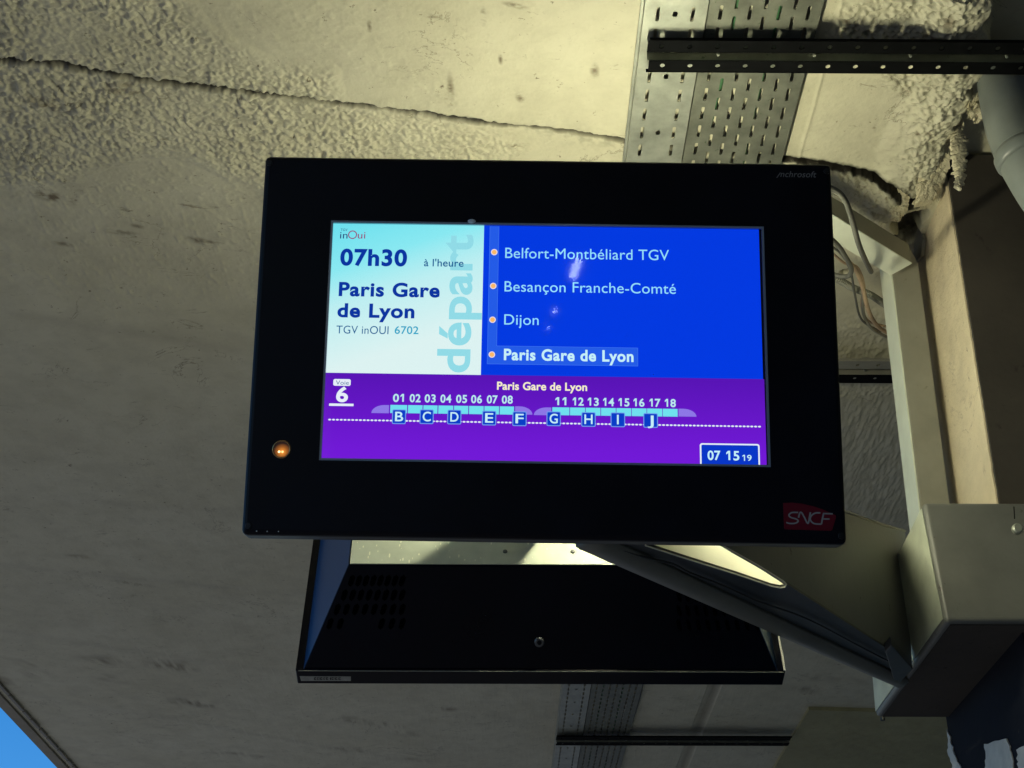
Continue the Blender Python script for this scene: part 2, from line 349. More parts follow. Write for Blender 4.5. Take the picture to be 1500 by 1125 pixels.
me.polygons.add(len(quads)); me.polygons.foreach_set('loop_start', (np.arange(len(quads))*4).astype(np.int32))
me.update(calc_edges=True)
me.polygons.foreach_set('use_smooth', np.ones(len(quads), bool))
for nm, arr in (('dirt', dirt), ('stain', stain)):
    a = me.attributes.new(nm, 'FLOAT', 'POINT'); a.data.foreach_set('value', np.clip(arr, 0, 1).ravel().astype(np.float32))
tag(obj('ceiling', me, M_CEIL), kind='structure')
tag(obj('roof_slab', bm_box(XL, 5.199, -10, 22, HC+.13, HC+.38), M_SLAB), kind='structure')
tag(obj('edge_beam', bm_box(XL-.06, XL-.001, -10, 22, HC-.012, HC+.381), M_SLAB), kind='structure')
# drip trim along the free edge
tr = empty('edge_trim', (XL+.03, 4, HC-.01)); tag(tr, 'thin dashed metal drip strip along the roof edge beside the blue sky', 'drip strip')
b = bmesh.new(); y = 5.0
while y < 14:
    l = random.uniform(.10, .26); bm_box(XL+.035, XL+.05, y, y+l, HC-.016, HC-.003, bm=b); y += l+random.uniform(.012, .03)
obj('strip', b, M_TRIM, tr, local=False)
# shallow downstand at the far right
pb = at(1185, 1040, z=HC-.02)
tag(obj('ceiling_downstand', bm_prism([(pb.x,pb.y,HC-.02),(5.1,pb.y+.3,HC-.02),(5.1,12,HC-.02),(pb.x,12,HC-.02)], (0,0,.15)), concrete_mat('downstand_paint', (.38,.36,.20), (.33,.31,.17), (.1,.09,.05), attr=False)), kind='structure')

# ------------------------------------------------------------------ pillar
XP = 1.165
def P2(y, z): return Vector((XP, y, CAMZ+z))
fa = at(1387, 270, x=XP); fb = at(1460, 737, x=XP)
dr = (fb-fa); lo = fa + dr*((.4-fa.z)/dr.z)
top = fa + dr*((HC+.09-fa.z)/dr.z)
bk0 = at(1385, 1047, x=XP); bk1 = at(1402, 1125, x=XP); bt = Vector((XP, 3.56, HC+.02))
bdir = bk1-bk0; blo = bk0 + bdir*((0-bk0.z)/bdir.z)
def edge_pts(a, b_, n, amp, seed):
    r = random.Random(seed); return [a.lerp(b_, i/n) + Vector((0, r.uniform(-amp, amp), r.uniform(-amp, amp)*.5)) for i in range(n+1)]
front_low = Vector((XP, fb.y+.01, 0))
pil = empty('pillar', (XP+.15, 2.0, 0)); tag(pil, 'leaning cream painted concrete pillar with crumbling top behind the grey bracket box', 'pillar')
zc = fb.z-.12
prof = edge_pts(top, fb, 60, .0022, 3) + [Vector((XP, fb.y, zc)), Vector((XP, bk0.y, zc)), bt]
bmp = bm_prism(prof, (.42, 0, 0))
obj('shaft', bmp, M_PILL, pil, local=False)
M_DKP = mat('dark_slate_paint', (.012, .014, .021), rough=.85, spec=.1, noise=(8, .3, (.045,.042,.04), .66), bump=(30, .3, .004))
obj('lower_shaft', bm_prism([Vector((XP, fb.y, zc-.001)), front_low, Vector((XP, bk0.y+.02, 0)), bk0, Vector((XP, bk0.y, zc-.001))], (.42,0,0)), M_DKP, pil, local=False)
fy = fb.y-.008
obj('front_face', bm_prism([Vector((XP+.004, top.y-.008, HC+.085)), Vector((XP+.004, fb.y-.008, fb.z)), Vector((XP+.004, fb.y-.008, 0)), Vector((XP+.004, fb.y+.02, 0)), Vector((XP+.004, fb.y+.02, fb.z)), Vector((XP+.004, top.y+.02, HC+.085))], (.44,0,0)), M_SHADE, pil, local=False)  # thin skin, its dark colour standing for the unlit front
cr_ = [(1484,262),(1478,300),(1482,345),(1490,380)]
obj('face_crack', bm_tube([onplane(u-20, v, Vector((0,fb.y-.0125-(.0)*1,0)), Vector((0,1,0))) for u, v in ((1432,280),(1436,300),(1438,330),(1450,352),(1452,372))], .0012, 5), M_SLOT, pil, local=False)
# peeling paint on the lower left face
for (pl, nm) in (([(1442,1090),(1475,1082),(1485,1125),(1480,1160),(1445,1160)],'paint_flake'), ([(1489,1100),(1500,1092),(1520,1130),(1492,1140)],'paint_flake'), ([(1387,1068),(1396,1100),(1408,1125),(1400,1140),(1388,1100)],'paint_flake')):
    jl = []
    for (ua, va), (ub, vb) in zip(pl, pl[1:]+pl[:1]):
        m_ = max(2, int(math.hypot(ub-ua, vb-va)/5))
        for k in range(m_): jl.append((ua+(ub-ua)*k/m_+random.uniform(-1.6,1.6), va+(vb-va)*k/m_+random.uniform(-1.6,1.6)))
    obj(nm, bm_prism([at(u, v, x=XP-.004) for u, v in jl], (.003,0,0)), mat('peeling_white_paint', (.55,.53,.47), rough=.7, noise=(20,.2)), pil, local=False)
# small bearing pad on the pillar
obj('tab_plate', bm_prism([at(u, v, x=XP-.012) for u, v in ((1335,350),(1346,332),(1352,350),(1349,375),(1338,387),(1334,380))], (.010,0,0), .0015), M_FRAME, pil, local=False)

# crumbling plaster lumps where pillar and soffit meet
from mathutils import noise as mnoise
def ragged(name, L_, R_, seed, label, amp=.008, nu=70, nv=26, th=.006, jag=.006):
    """ragged sheet of broken plaster between two measured polylines of (u, v, y)"""
    A_ = spline([at(u, v, y=y) for u, v, y in L_], 20); B_ = spline([at(u, v, y=y) for u, v, y in R_], 20); n = min(len(A_), len(B_))
    b = bmesh.new(); F, Bk = [], []
    for i in range(n):
        a, c = A_[i], B_[i]; d = (c-a); dl = d.normalized()
        a = a + dl*mnoise.noise(Vector((i*.5, seed, 1)))*jag*1.6; c = c + dl*(mnoise.noise(Vector((i*.45, seed, 9)))+.5*mnoise.noise(Vector((i*1.7, seed, 4))))*jag*1.8
        rf, rb2 = [], []
        for k in range(nv+1):
            t = k/nv; p_ = a.lerp(c, t); e = math.sin(math.pi*t)**.5
            q = p_+Vector((seed, 0, 0)); h = mnoise.noise(q*30)*.7 + mnoise.noise(q*85)*.5 + mnoise.noise(q*210)*.35
            rf.append(b.verts.new(p_+Vector((0, -(th*e + amp*h), amp*.4*mnoise.noise(q*70+Vector((5,5,5))))))); rb2.append(b.verts.new(p_+Vector((0, th, 0))))
        F.append(rf); Bk.append(rb2)
    for i in range(n-1):
        for k in range(nv):
            b.faces.new((F[i][k], F[i][k+1], F[i+1][k+1], F[i+1][k])); b.faces.new((Bk[i+1][k], Bk[i+1][k+1], Bk[i][k+1], Bk[i][k]))
    for i in range(n-1):
        b.faces.new((F[i][0], F[i+1][0], Bk[i+1][0], Bk[i][0])); b.faces.new((Bk[i][nv], Bk[i+1][nv], F[i+1][nv], F[i][nv]))
    for k in range(nv):
        b.faces.new((F[0][k+1], F[0][k], Bk[0][k], Bk[0][k+1])); b.faces.new((F[-1][k], F[-1][k+1], Bk[-1][k+1], Bk[-1][k]))
    bmesh.ops.recalc_face_normals(b, faces=b.faces[:])
    tag(obj(name, b, M_PLAST), label, 'plaster')
ragged('loose_plaster', [(1392,188,2.70),(1393,210,2.70),(1396,240,2.70),(1400,262,2.71),(1401,275,2.71)], [(1404,183,2.70),(1415,205,2.70),(1415,238,2.70),(1410,262,2.71),(1406,278,2.71)], 5, 'torn strip of plaster hanging down beside the dark pillar face', amp=.003, jag=.009)
ragged('loose_plaster', [(1392,160,2.66),(1378,190,2.74),(1362,225,2.80),(1348,262,2.86),(1340,300,2.92)], [(1412,185,2.70),(1398,208,2.76),(1390,238,2.82),(1384,262,2.88),(1366,296,2.93)], 8, 'crumbly broken plaster joining the soffit and the pillar top', amp=.010, th=.012, jag=.01)
ragged('loose_plaster', [(1418,150,2.58),(1421,165,2.60),(1432,178,2.62)], [(1450,118,2.56),(1458,140,2.58),(1450,165,2.60)], 9, 'rough plaster rubble in the corner above the grey pipe', amp=.016, th=.01, jag=.012)
ragged('loose_plaster', [(1300,262,2.93),(1305,290,2.96),(1304,320,3.0)], [(1326,272,2.93),(1330,296,2.96),(1318,322,3.0)], 12, 'broken plaster lip beside the black hole at the end of the crack', amp=.012, th=.01, jag=.01)

# ------------------------------------------------------------------ drain pipe
YP = 2.51; pr = .065
pth = [at(u, v, y=YP) for u, v in ((1470,95),(1478,150),(1491,200),(1512,245),(1548,300),(1610,372),(1700,470))]
pp = empty('drain_pipe', pth[3]); tag(pp, 'grey plastic downpipe bending away at the right edge in front of the dark pillar face', 'drain pipe')
sp_ = spline(pth, 10)
obj('pipe', bm_tube(sp_, pr, 40), M_PVC, pp, local=False, smooth=True)
cc_ = [sp_[k] for k in (24,25,26,27,28)]
obj('collar', bm_tube(cc_, [pr+.0005, pr+.005, pr+.0055, pr+.005, pr+.0005], 40), M_PVC, pp, local=False, smooth=True)

# ------------------------------------------------------------------ cable trays
ZT = CAMZ+2.330
def sheet(x0, x1, y0, y1, cells, z, th=.002):
    """perforated sheet: cells = list of (cx, cy, hw, hl, slot half width, slot half length); remaining area is plain"""
    b = bmesh.new()
    for (cx, cy, hw, hl, sw, slh) in cells:
        O = [(cx-hw,cy-hl),(cx+hw,cy-hl),(cx+hw,cy+hl),(cx-hw,cy+hl)]
        k = sw*.5
        I = [(cx-k,cy-slh),(cx+k,cy-slh),(cx+sw,cy-slh+k),(cx+sw,cy+slh-k),(cx+k,cy+slh),(cx-k,cy+slh),(cx-sw,cy+slh-k),(cx-sw,cy-slh+k)]
        for zz, flip in ((z, True), ):
            o = [b.verts.new((*p, zz)) for p in O]; i = [b.verts.new((*p, zz)) for p in I]
            F = [(o[0],o[1],i[1],i[0]),(o[1],i[2],i[1]),(o[1],o[2],i[3],i[2]),(o[2],i[4],i[3]),(o[2],o[3],i[5],i[4]),(o[3],i[6],i[5]),(o[3],o[0],i[7],i[6]),(o[0],i[0],i[7])]
            for f in F: b.faces.new(f[::-1] if flip else f)
            j = [b.verts.new((*p, zz+th)) for p in I]
            for q in range(8): b.faces.new((i[q], i[(q+1)%8], j[(q+1)%8], j[q]))
    return b
XA = at(932, 120, z=ZT).x; XB = at(1019, 120, z=ZT).x; XC = at(1176, 120, z=ZT).x
Y0, Y1 = .6, 12.0
def tray(x0, x1, ncol, z, m, label, stagger, holes):
    t = empty('cable_tray', ((x0+x1)/2, 1, z)); tag(t, label, 'cable tray', 'perforated cable trays under the soffit')
    pitch = .066; cells = []; near = []
    cw = (x1-x0-.02)/ncol
    n = int((Y1-Y0)/pitch)
    b = bmesh.new()
    for c in range(ncol):
        cx = x0+.01+cw*(c+.5); off = pitch/2 if (stagger and c % 2) else 0
        plain = holes and c == 1
        for k in range(n):
            cy = Y0+off+pitch*(k+.5)
            if plain:
                if k % 3 == 0: cells.append((cx, cy+pitch, cw/2, pitch*1.5, .0055, .008))
            else: cells.append((cx, cy, cw/2, pitch/2, .0040, .0215))
        if off:
            cells.append((cx, Y0+off/2, cw/2, off/2, .002, .004))
    b = sheet(x0, x1, Y0, Y1, cells, z)
    bm_box(x0, x0+.01, Y0, Y1, z, z+.0015, bm=b); bm_box(x1-.01, x1, Y0, Y1, z, z+.0015, bm=b)
    f = obj('tray_floor', b, m, t, local=False)
    for x, s in ((x0, -1), (x1, 1)):
        bb = bm_box(min(x, x+s*.0015), max(x, x+s*.0015), Y0, Y1, z-.0005, z+.022); bm_box(min(x+s*.0016, x+s*.008), max(x+s*.0016, x+s*.008), Y0, Y1, z+.020, z+.022, bm=bb)
        obj('side_flange', bb, m, t, local=False)
    return t
tray(XA, XB-.003, 3, ZT, M_GALV, 'narrow light galvanised cable tray, left of the two, with two rows of slots', False, True)
tray(XB+.004, XC, 7, ZT+.006, M_GALVD, 'wide dull cable tray, right of the two, with many staggered slots', True, False)
# cables lying in the wide tray, glimpsed through the slots
for i, (dx, c, nm) in enumerate(((.05,(.04,.12,.05),'green'),(.09,(.02,.02,.02),'black'),(.13,(.04,.14,.055),'green'),(.17,(.25,.24,.2),'grey'),(.205,(.02,.02,.02),'black'))):
    rr = random.Random(i); pts = [(XB+dx*1.2+rr.uniform(-.012,.012), Y0+k*.35, ZT+.013+rr.uniform(0,.003)) for k in range(33)]
    tag(obj('tray_cable', bm_tube(spline(pts, 3), .006, 8), mat(nm+'_tray_cable', c, rough=.5), smooth=True),
        {0:'green cable glimpsed through the left slots of the wide tray',1:'black cable beside the leftmost green one in the wide tray',2:'green cable glimpsed through the middle slots of the wide tray',3:'grey cable right of the middle green one in the wide tray',4:'black cable along the right side of the wide tray'}[i], 'cable', 'cables lying in the wide tray')

# ------------------------------------------------------------------ strut channels carrying the trays
def strut(y, x0, x1, z, label, wide=.10, m=M_BLACK, mw=M_GALVD, m1=None):
    s = empty('strut_channel', ((x0+x1)/2, y, z)); tag(s, label, 'strut', 'black strut channels across the trays')
    pitch = .0635; n = int((x1-x0)/pitch); L = n*pitch; fw = wide*.38
    for sg in (-1, 1):
        cells = []; cy = y+sg*(wide/2-fw/2)
        for k in range(n): cells.append((cy, x0+pitch*(k+.5)+(sg*.004), fw/2, pitch/2, .0068, .0055))
        b = sheet(0, 0, 0, 0, cells, z, .003)
        for v in b.verts: v.co = Vector((v.co.y, v.co.x, v.co.z))
        bmesh.ops.recalc_face_normals(b, faces=b.faces[:])
        a, c = cy-fw/2, cy+fw/2
        bm_box(x0, x0+L, (a if sg < 0 else c)-.001, (a if sg < 0 else c)+.001, z-.001, z+.008, bm=b)   # outer lip
        obj('flange', b, (m1 or m) if sg < 0 else m, s, local=False)
    iw = wide/2-fw
    b = bm_box(x0, x0+L, y-iw, y+iw, z+.022, z+.024)
    bm_box(x0, x0+L, y-iw-.002, y-iw, z, z+.024, bm=b); bm_box(x0, x0+L, y+iw, y+iw+.002, z, z+.024, bm=b)
    obj('web', b, mw, s, local=False)
    k = 0
    for xx in np.arange(x0+.16, x0+L, .22):
        obj('bolt', bm_tube([(xx, y, z+.004), (xx, y, z+.018), (xx, y, z+.0215)], [.0035, .0035, .007], 8), M_GALV, s, local=False); k += 1
        if k > 5: break
    return s
ZS = CAMZ+2.303
ya = at(1200, 84, z=ZS).y; xa = at(949, 84, z=ZS).x
strut(ya, xa, xa+1.27, ZS, 'black perforated strut channel at the top of the picture, above the screen')
yb = at(1285, 545, z=ZS).y
strut(yb, xa-.02, xa+1.02, ZS, 'strut channel seen inside the grey frame, beside the right edge of the screen', wide=.13, mw=M_FRAME, m1=M_FRAME)
yc = at(985, 1086, z=ZS).y; xc = at(815, 1086, z=ZS).x; xd = at(1160, 1086, z=ZS).x
strut(yc, xc, xd, ZS, 'far dark strut channel at the bottom of the picture, below the rear display', wide=.15)

# ------------------------------------------------------------------ front display: pose from its four corners
rays = [ray(u, v) for u, v in ((389.5,227.5),(1219,239),(1240,797),(351.5,783))]
A = np.array([[-rays[1][i], rays[2][i], -rays[3][i]] for i in range(3)]); s = np.linalg.solve(A, -np.array(rays[0]))
K = [rays[0], rays[1]*s[0], rays[2]*s[1], rays[3]*s[2]]
sc = 1.0/(K[2]-K[3]).length; K = [CO+k*sc for k in K]
W = ((K[1]-K[0]).length+(K[2]-K[3]).length)/2; HH = ((K[0]-K[3]).length+(K[1]-K[2]).length)/2
ex = ((K[1]-K[0])+(K[2]-K[3])).normalized(); ey = ((K[0]-K[3])+(K[1]-K[2])); ey = (ey-ex*ey.dot(ex)).normalized(); en = ex.cross(ey)
Ctr = (K[0]+K[1]+K[2]+K[3])/4
print('display', W, HH, Ctr, 'up', ey, 'n', en)
R3x = Matrix((ex, ey, en)).transposed()
disp = empty('departure_display', Ctr, R3x)
tag(disp, 'black departure display with lit blue and purple screen facing the camera', 'display screen')
DM = ROOTM[disp.name]; DMi = DM.inverted()
LOCZ = 0.0
def loc(u, v):
    p = DMi @ onplane(u, v, Ctr+en*LOCZ, en); return p.x, p.y
s0 = [loc(487,326), loc(1116,334), loc(1125.5,682), loc(471.5,669.5)]
SX0 = (s0[0][0]+s0[3][0])/2; SX1 = (s0[1][0]+s0[2][0])/2; SY1 = (s0[0][1]+s0[1][1])/2; SY0 = (s0[2][1]+s0[3][1])/2
print('screen', SX0, SX1, SY0, SY1)
hw, hh = W/2, HH/2
def ring(o, i, z0, z1, bev=.0, bm=None):
    """rectangular frame; o,i = (x0,x1,y0,y1)"""
    b = bm or bmesh.new()
    def rect(r, z): return [b.verts.new(p) for p in ((r[0],r[2],z),(r[1],r[2],z),(r[1],r[3],z),(r[0],r[3],z))]
    of, inf, ob, ib = rect(o, z1), rect(i, z1), rect(o, z0), rect(i, z0); fs = []; outer = []
    for k in range(4):
        n = (k+1) % 4
        fs += [b.faces.new((of[k], of[n], inf[n], inf[k])), b.faces.new((ob[n], ob[k], ib[k], ib[n])), b.faces.new((inf[k], inf[n], ib[n], ib[k]))]
        fo = b.faces.new((of[n], of[k], ob[k], ob[n])); fs.append(fo)
    if bev:
        oc = [b.edges.get((of[k], ob[k])) for k in range(4)] 
        oe = [b.edges.get((of[k], of[(k+1)%4])) for k in range(4)]
        bmesh.ops.bevel(b, geom=oc+oe, offset=bev, segments=3, affect='EDGES', profile=.5)
    return b
BD = .045
obj('bezel', ring((-hw,hw,-hh,hh), (SX0-.004,SX1+.004,SY0-.004,SY1+.004), -BD, 0, .009), M_NAVY, disp)
def housing_bm(hw, hh):
    a = .018; q = (.09, .12)
    return bm_hexa([(-hw+q[0],-hh+q[1],-.22),(hw-q[0],-hh+q[1],-.22),(hw-q[0],hh-q[1],-.22),(-hw+q[0],hh-q[1],-.22),(-hw+a,-hh+a,-BD),(hw-a,-hh+a,-BD),(hw-a,hh-a,-BD),(-hw+a,hh-a,-BD)], .003)
obj('housing', housing_bm(hw, hh), M_NAVYG, disp)
# inner lip of acrylic around the panel, the panel's light put into its bluish colour
M_LIP = mat('panel_lit_edge_strip', (.22,.28,.38), rough=.12, spec=.8)
obj('edge_strip', ring((SX0-.0038,SX1+.0038,SY0-.0038,SY1+.0038), (SX0,SX1,SY0,SY1), -.0062, -.001), M_LIP, disp)
scr = obj('screen', bm_box(SX0-.0035, SX1+.0035, SY0-.0035, SY1+.0035, -.020, -.0068), mat('screen_panel_black', (.002,)*3, rough=.3), disp)
ZB = -.0062; LOCZ = ZB
layer = [0]
def srect(x0, y0, x1, y1, z): 
    b = bmesh.new(); b.faces.new([b.verts.new(p) for p in ((x0,y0,z),(x1,y0,z),(x1,y1,z),(x0,y1,z))]); return b
def spoly(pts, z):
    b = bmesh.new(); b.faces.new([b.verts.new((*p, z)) for p in pts]); return b
def zl(k): return ZB + k*.0003
xm = (loc(709,330)[0]+loc(704.5,549)[0])/2; ym = (loc(478,546)[1]+loc(704,549.5)[1]+loc(1118,555)[1])/3
# white panel: pale cyan at the top, cream-white at the bottom (the picture shown)
M_W = bpy.data.materials.new('screen_white_panel'); M_W.use_nodes = True
N = M_W.node_tree.nodes; L = M_W.node_tree.links; p = N['Principled BSDF']; p.inputs['Base Color'].default_value = (0,0,0,1); p.inputs['Specular IOR Level'].default_value = 0
tc = N.new('ShaderNodeTexCoord'); sx = N.new('ShaderNodeSeparateXYZ'); L.new(tc.outputs['Generated'], sx.inputs[0])
ad = N.new('ShaderNodeMath'); ad.operation = 'MULTIPLY_ADD'; ad.inputs[1].default_value = -.35; L.new(sx.outputs['X'], ad.inputs[0]); L.new(sx.outputs['Y'], ad.inputs[2])
r = N.new('ShaderNodeValToRGB'); L.new(ad.outputs[0], r.inputs['Fac'])
cr = r.color_ramp; cr.elements[0].position = 0; cr.elements[0].color = (*s2l((222,244,243)), 1); cr.elements[1].position = .95; cr.elements[1].color = (*s2l((112,226,240)), 1)
e = cr.elements.new(.42); e.color = (*s2l((190,240,243)), 1); e = cr.elements.new(.68); e.color = (*s2l((138,234,243)), 1)
L.new(r.outputs['Color'], p.inputs['Emission Color']); p.inputs['Emission Strength'].default_value = 1
obj('white_panel', srect(SX0, ym, xm, SY1, zl(0)), M_W, scr)
obj('blue_panel', srect(xm, ym, SX1-.004, SY1, zl(0)), glow('screen_blue', (3,58,226)), scr)
M_PUR = bpy.data.materials.new('screen_purple'); M_PUR.use_nodes = True
N = M_PUR.node_tree.nodes; L = M_PUR.node_tree.links; p = N['Principled BSDF']; p.inputs['Base Color'].default_value = (0,0,0,1); p.inputs['Specular IOR Level'].default_value = 0
tc = N.new('ShaderNodeTexCoord'); sx = N.new('ShaderNodeSeparateXYZ'); L.new(tc.outputs['Generated'], sx.inputs[0])
r = N.new('ShaderNodeValToRGB'); L.new(sx.outputs['Y'], r.inputs['Fac']); cr = r.color_ramp
cr.elements[0].color = (*s2l((114,26,216)), 1); cr.elements[1].color = (*s2l((88,20,182)), 1); cr.elements[0].position = .1
L.new(r.outputs['Color'], p.inputs['Emission Color']); p.inputs['Emission Strength'].default_value = 1
obj('purple_panel', srect(SX0, SY0, SX1-.002, ym, zl(0)), M_PUR, scr)
G_TX = glow('screen_text_pale_blue', (150,225,250)); G_TXB = glow('screen_text_pale_bold', (200,242,250)); G_NAVY = glow('screen_text_navy', (8,52,160)); G_TEAL = glow('screen_text_dark_teal', (20,95,150))
G_CY = glow('screen_text_cyan', (40,165,200)); G_WM = glow('screen_watermark_cyan', (146,220,232)); G_LB = glow('screen_light_blue', (36,92,232)); G_LBE = glow('screen_light_blue_edge', (70,125,240))
G_WH = glow('screen_white', (232,240,250)); G_CR = glow('screen_cream', (250,240,205)); G_OR = glow('screen_orange_dot', (250,185,105)); G_RING = glow('screen_dot_ring', (235,225,235))
G_CELL = glow('screen_coach_cyan', (112,226,240)); G_NOSE = glow('screen_loco_lilac', (142,120,232)); G_LET = glow('screen_letter_blue', (8,62,200)); G_LETE = glow('screen_letter_edge', (110,160,240)); G_MAG = glow('screen_logo_magenta', (150,40,110)); G_DK = glow('screen_logo_dark', (30,40,110))
G_NUM = glow('screen_numbers', (190,235,240))
_capH = None
def text_mesh(s, bold=0, shear=0):
    cu = bpy.data.curves.new('lettering', 'FONT'); cu.body = s; cu.size = 1; cu.offset = bold; cu.shear = shear; cu.resolution_u = 6; cu.space_character = 1.09 if bold >= .03 else 1.03
    o = bpy.data.objects.new('lettering', cu); COL.objects.link(o)
    dg = bpy.context.evaluated_depsgraph_get(); m = bpy.data.meshes.new_from_object(o.evaluated_get(dg)); bpy.data.objects.remove(o); bpy.data.curves.remove(cu)
    return m
def bounds(m):
    c = np.empty(len(m.vertices)*3); m.vertices.foreach_get('co', c); c = c.reshape(-1, 3); return c.min(0), c.max(0)
def cap():
    global _capH
    if _capH is None: lo_, hi_ = bounds(text_mesh('H')); _capH = hi_[1]
    return _capH
def digits_mesh(s, bold):
    b = bmesh.new(); lo0, hi0 = bounds(text_mesh('0', bold)); h = hi0[1]; lo_y = lo0[1]; cell = (hi0[0]-lo0[0])*1.12; x = 0
    for ch in s:
        if ch == '1':
            w_ = .085+2*bold; xs = x+cell*.56
            for P in ([(xs-w_/2,0),(xs+w_/2,0),(xs+w_/2,h),(xs-w_/2,h)], [(xs-w_/2,h),(xs-w_/2,h-w_*1.25),(xs-cell*.40,h-w_*2.2),(xs-cell*.40,h-w_*1.15),(xs-w_/2-.02,h)]):
                b.faces.new([b.verts.new((*q, 0)) for q in P])
            x += cell
        else:
            m = text_mesh(ch, bold); l_, h_ = bounds(m); m.transform(Matrix.Translation((x+(cell-(h_[0]-l_[0]))/2-l_[0], 0, 0))); b.from_mesh(m); bpy.data.meshes.remove(m); x += cell
    bmesh.ops.recalc_face_normals(b, faces=b.faces[:])
    m = bpy.data.meshes.new('lettering'); b.to_mesh(m); b.free(); return m
def text(s, uL, vB, uR, capx, m, parent=scr, z=None, bold=0, rot=False, shear=0, name='lettering'):
    """text from pixel uL to uR with its baseline through (uL, vB); capx = height of a capital in pixels"""
    me = digits_mesh(s, bold) if s.isdigit() and len(s) == 2 else text_mesh(s, bold, shear); lo_, hi_ = bounds(me)
    if not rot:
        x0, y0 = loc(uL, vB); x1, _ = loc(uR, vB); _, yt = loc(uL, vB-capx)
        sx_ = (x1-x0)/(hi_[0]-lo_[0]); sy_ = (yt-y0)/cap()
        me.transform(Matrix.Translation((x0, y0, z)) @ Matrix.Diagonal((sx_, sy_, 1, 1)) @ Matrix.Translation((-lo_[0], 0, 0)))
    else:   # reads upwards: uL = column of the baseline, vB = bottom, uR = top row, capx = width towards the left
        x0, y0 = loc(uL, vB); _, y1 = loc(uL, uR); xt, _ = loc(uL-capx, vB)
        sx_ = (y1-y0)/(hi_[0]-lo_[0]); sy_ = (x0-xt)/cap()
        me.transform(Matrix.Translation((x0, y0, z)) @ Matrix.Rotation(math.pi/2, 4, 'Z') @ Matrix.Diagonal((sx_, sy_, 1, 1)) @ Matrix.Translation((-lo_[0], 0, 0)))
    return obj(name, me, m, parent)
T1, T2, T3 = zl(1), zl(2), zl(3)
# white side
text('départ', 687, 546, 344, 46, G_WM, z=T1, rot=True, bold=.022)
text('07h30', 498, 388, 596, 22.5, G_NAVY, z=T2, bold=.035)
text("à l'heure", 621, 390, 679, 10.5, G_TEAL, z=T2, bold=.012)
text('Paris Gare', 496, 433, 644, 19, G_NAVY, z=T2, bold=.034)
text('de Lyon', 494, 464, 607, 19, G_NAVY, z=T2, bold=.034)
text('TGV inOUI', 492.5, 488.5, 569, 11.5, G_TEAL, z=T2)
text('6702', 578, 489, 613, 11, G_CY, z=T2, bold=.01)
text('TGV', 499, 338.5, 509, 3.5, G_DK, z=T2)
text('in', 498, 349.5, 509, 10, G_DK, z=T2)
text('ui', 524, 349.5, 535, 10, G_MAG, z=T2)
def disc(u, v, r, z, m, name, rin=0, n=24, parent=scr):
    x, y = loc(u, v); rr = loc(u+r, v)[0]-x; ri = rr*rin; b = bmesh.new()
    o = [b.verts.new((x+rr*math.cos(2*math.pi*k/n), y+rr*math.sin(2*math.pi*k/n), z)) for k in range(n)]
    if rin:
        i = [b.verts.new((x+ri*math.cos(2*math.pi*k/n), y+ri*math.sin(2*math.pi*k/n), z)) for k in range(n)]
        for k in range(n): b.faces.new((o[k], o[(k+1)%n], i[(k+1)%n], i[k]))
    else: b.faces.new(o)
    return obj(name, b, m, parent)
disc(516.5, 344, 6.6, T2, G_MAG, 'logo_ring', .78)
# blue side
def L2(u, v): return loc(u, v)
bx0 = (L2(718,330)[0]+L2(714.5,510)[0])/2; bx1 = (L2(731,330)[0]+L2(727,505)[0])/2
hy1 = L2(730,507)[1]; hy0 = L2(730,533)[1]; hx1 = L2(934,522)[0]
def outline(x0, y0, x1, y1, t, z, m, name='box_outline', parent=scr):
    b = bmesh.new()
    for (a, c, d, e_) in ((x0,y0,x1,y0+t),(x0,y1-t,x1,y1),(x0,y0+t,x0+t,y1-t),(x1-t,y0+t,x1,y1-t)):
        b.faces.new([b.verts.new(q) for q in ((a,c,z),(d,c,z),(d,e_,z),(a,e_,z))])
    return obj(name, b, m, parent)
obj('route_line', spoly([(bx0,SY1-.001),(bx0,hy0),(hx1,hy0),(hx1,hy1),(bx1,hy1),(bx1,SY1-.001)], T1), G_LB, scr)
e_ = .0006
obj('route_line_edge', spoly([(bx0-e_,SY1-.001),(bx0-e_,hy0-e_),(hx1+e_,hy0-e_),(hx1+e_,hy1+e_),(bx1+e_,hy1+e_),(bx1+e_,SY1-.001)], zl(.5)), G_LBE, scr)
for (u, v) in ((724,369.5),(722.5,419),(721.5,468.5),(720.5,519.5)):
    disc(u, v, 4.8, T2, G_RING, 'stop_ring', .72); disc(u, v, 3.6, T2, G_OR, 'stop_dot')
text('Belfort-Montbéliard TGV', 740, 378, 980, 15, G_TX, z=T2)
text('Besançon Franche-Comté', 739, 427, 990, 15, G_TX, z=T2)
text('Dijon', 738.5, 475.5, 789, 15, G_TX, z=T2)
text('Paris Gare de Lyon', 738, 527, 928, 15.5, G_TXB, z=T2, bold=.03)
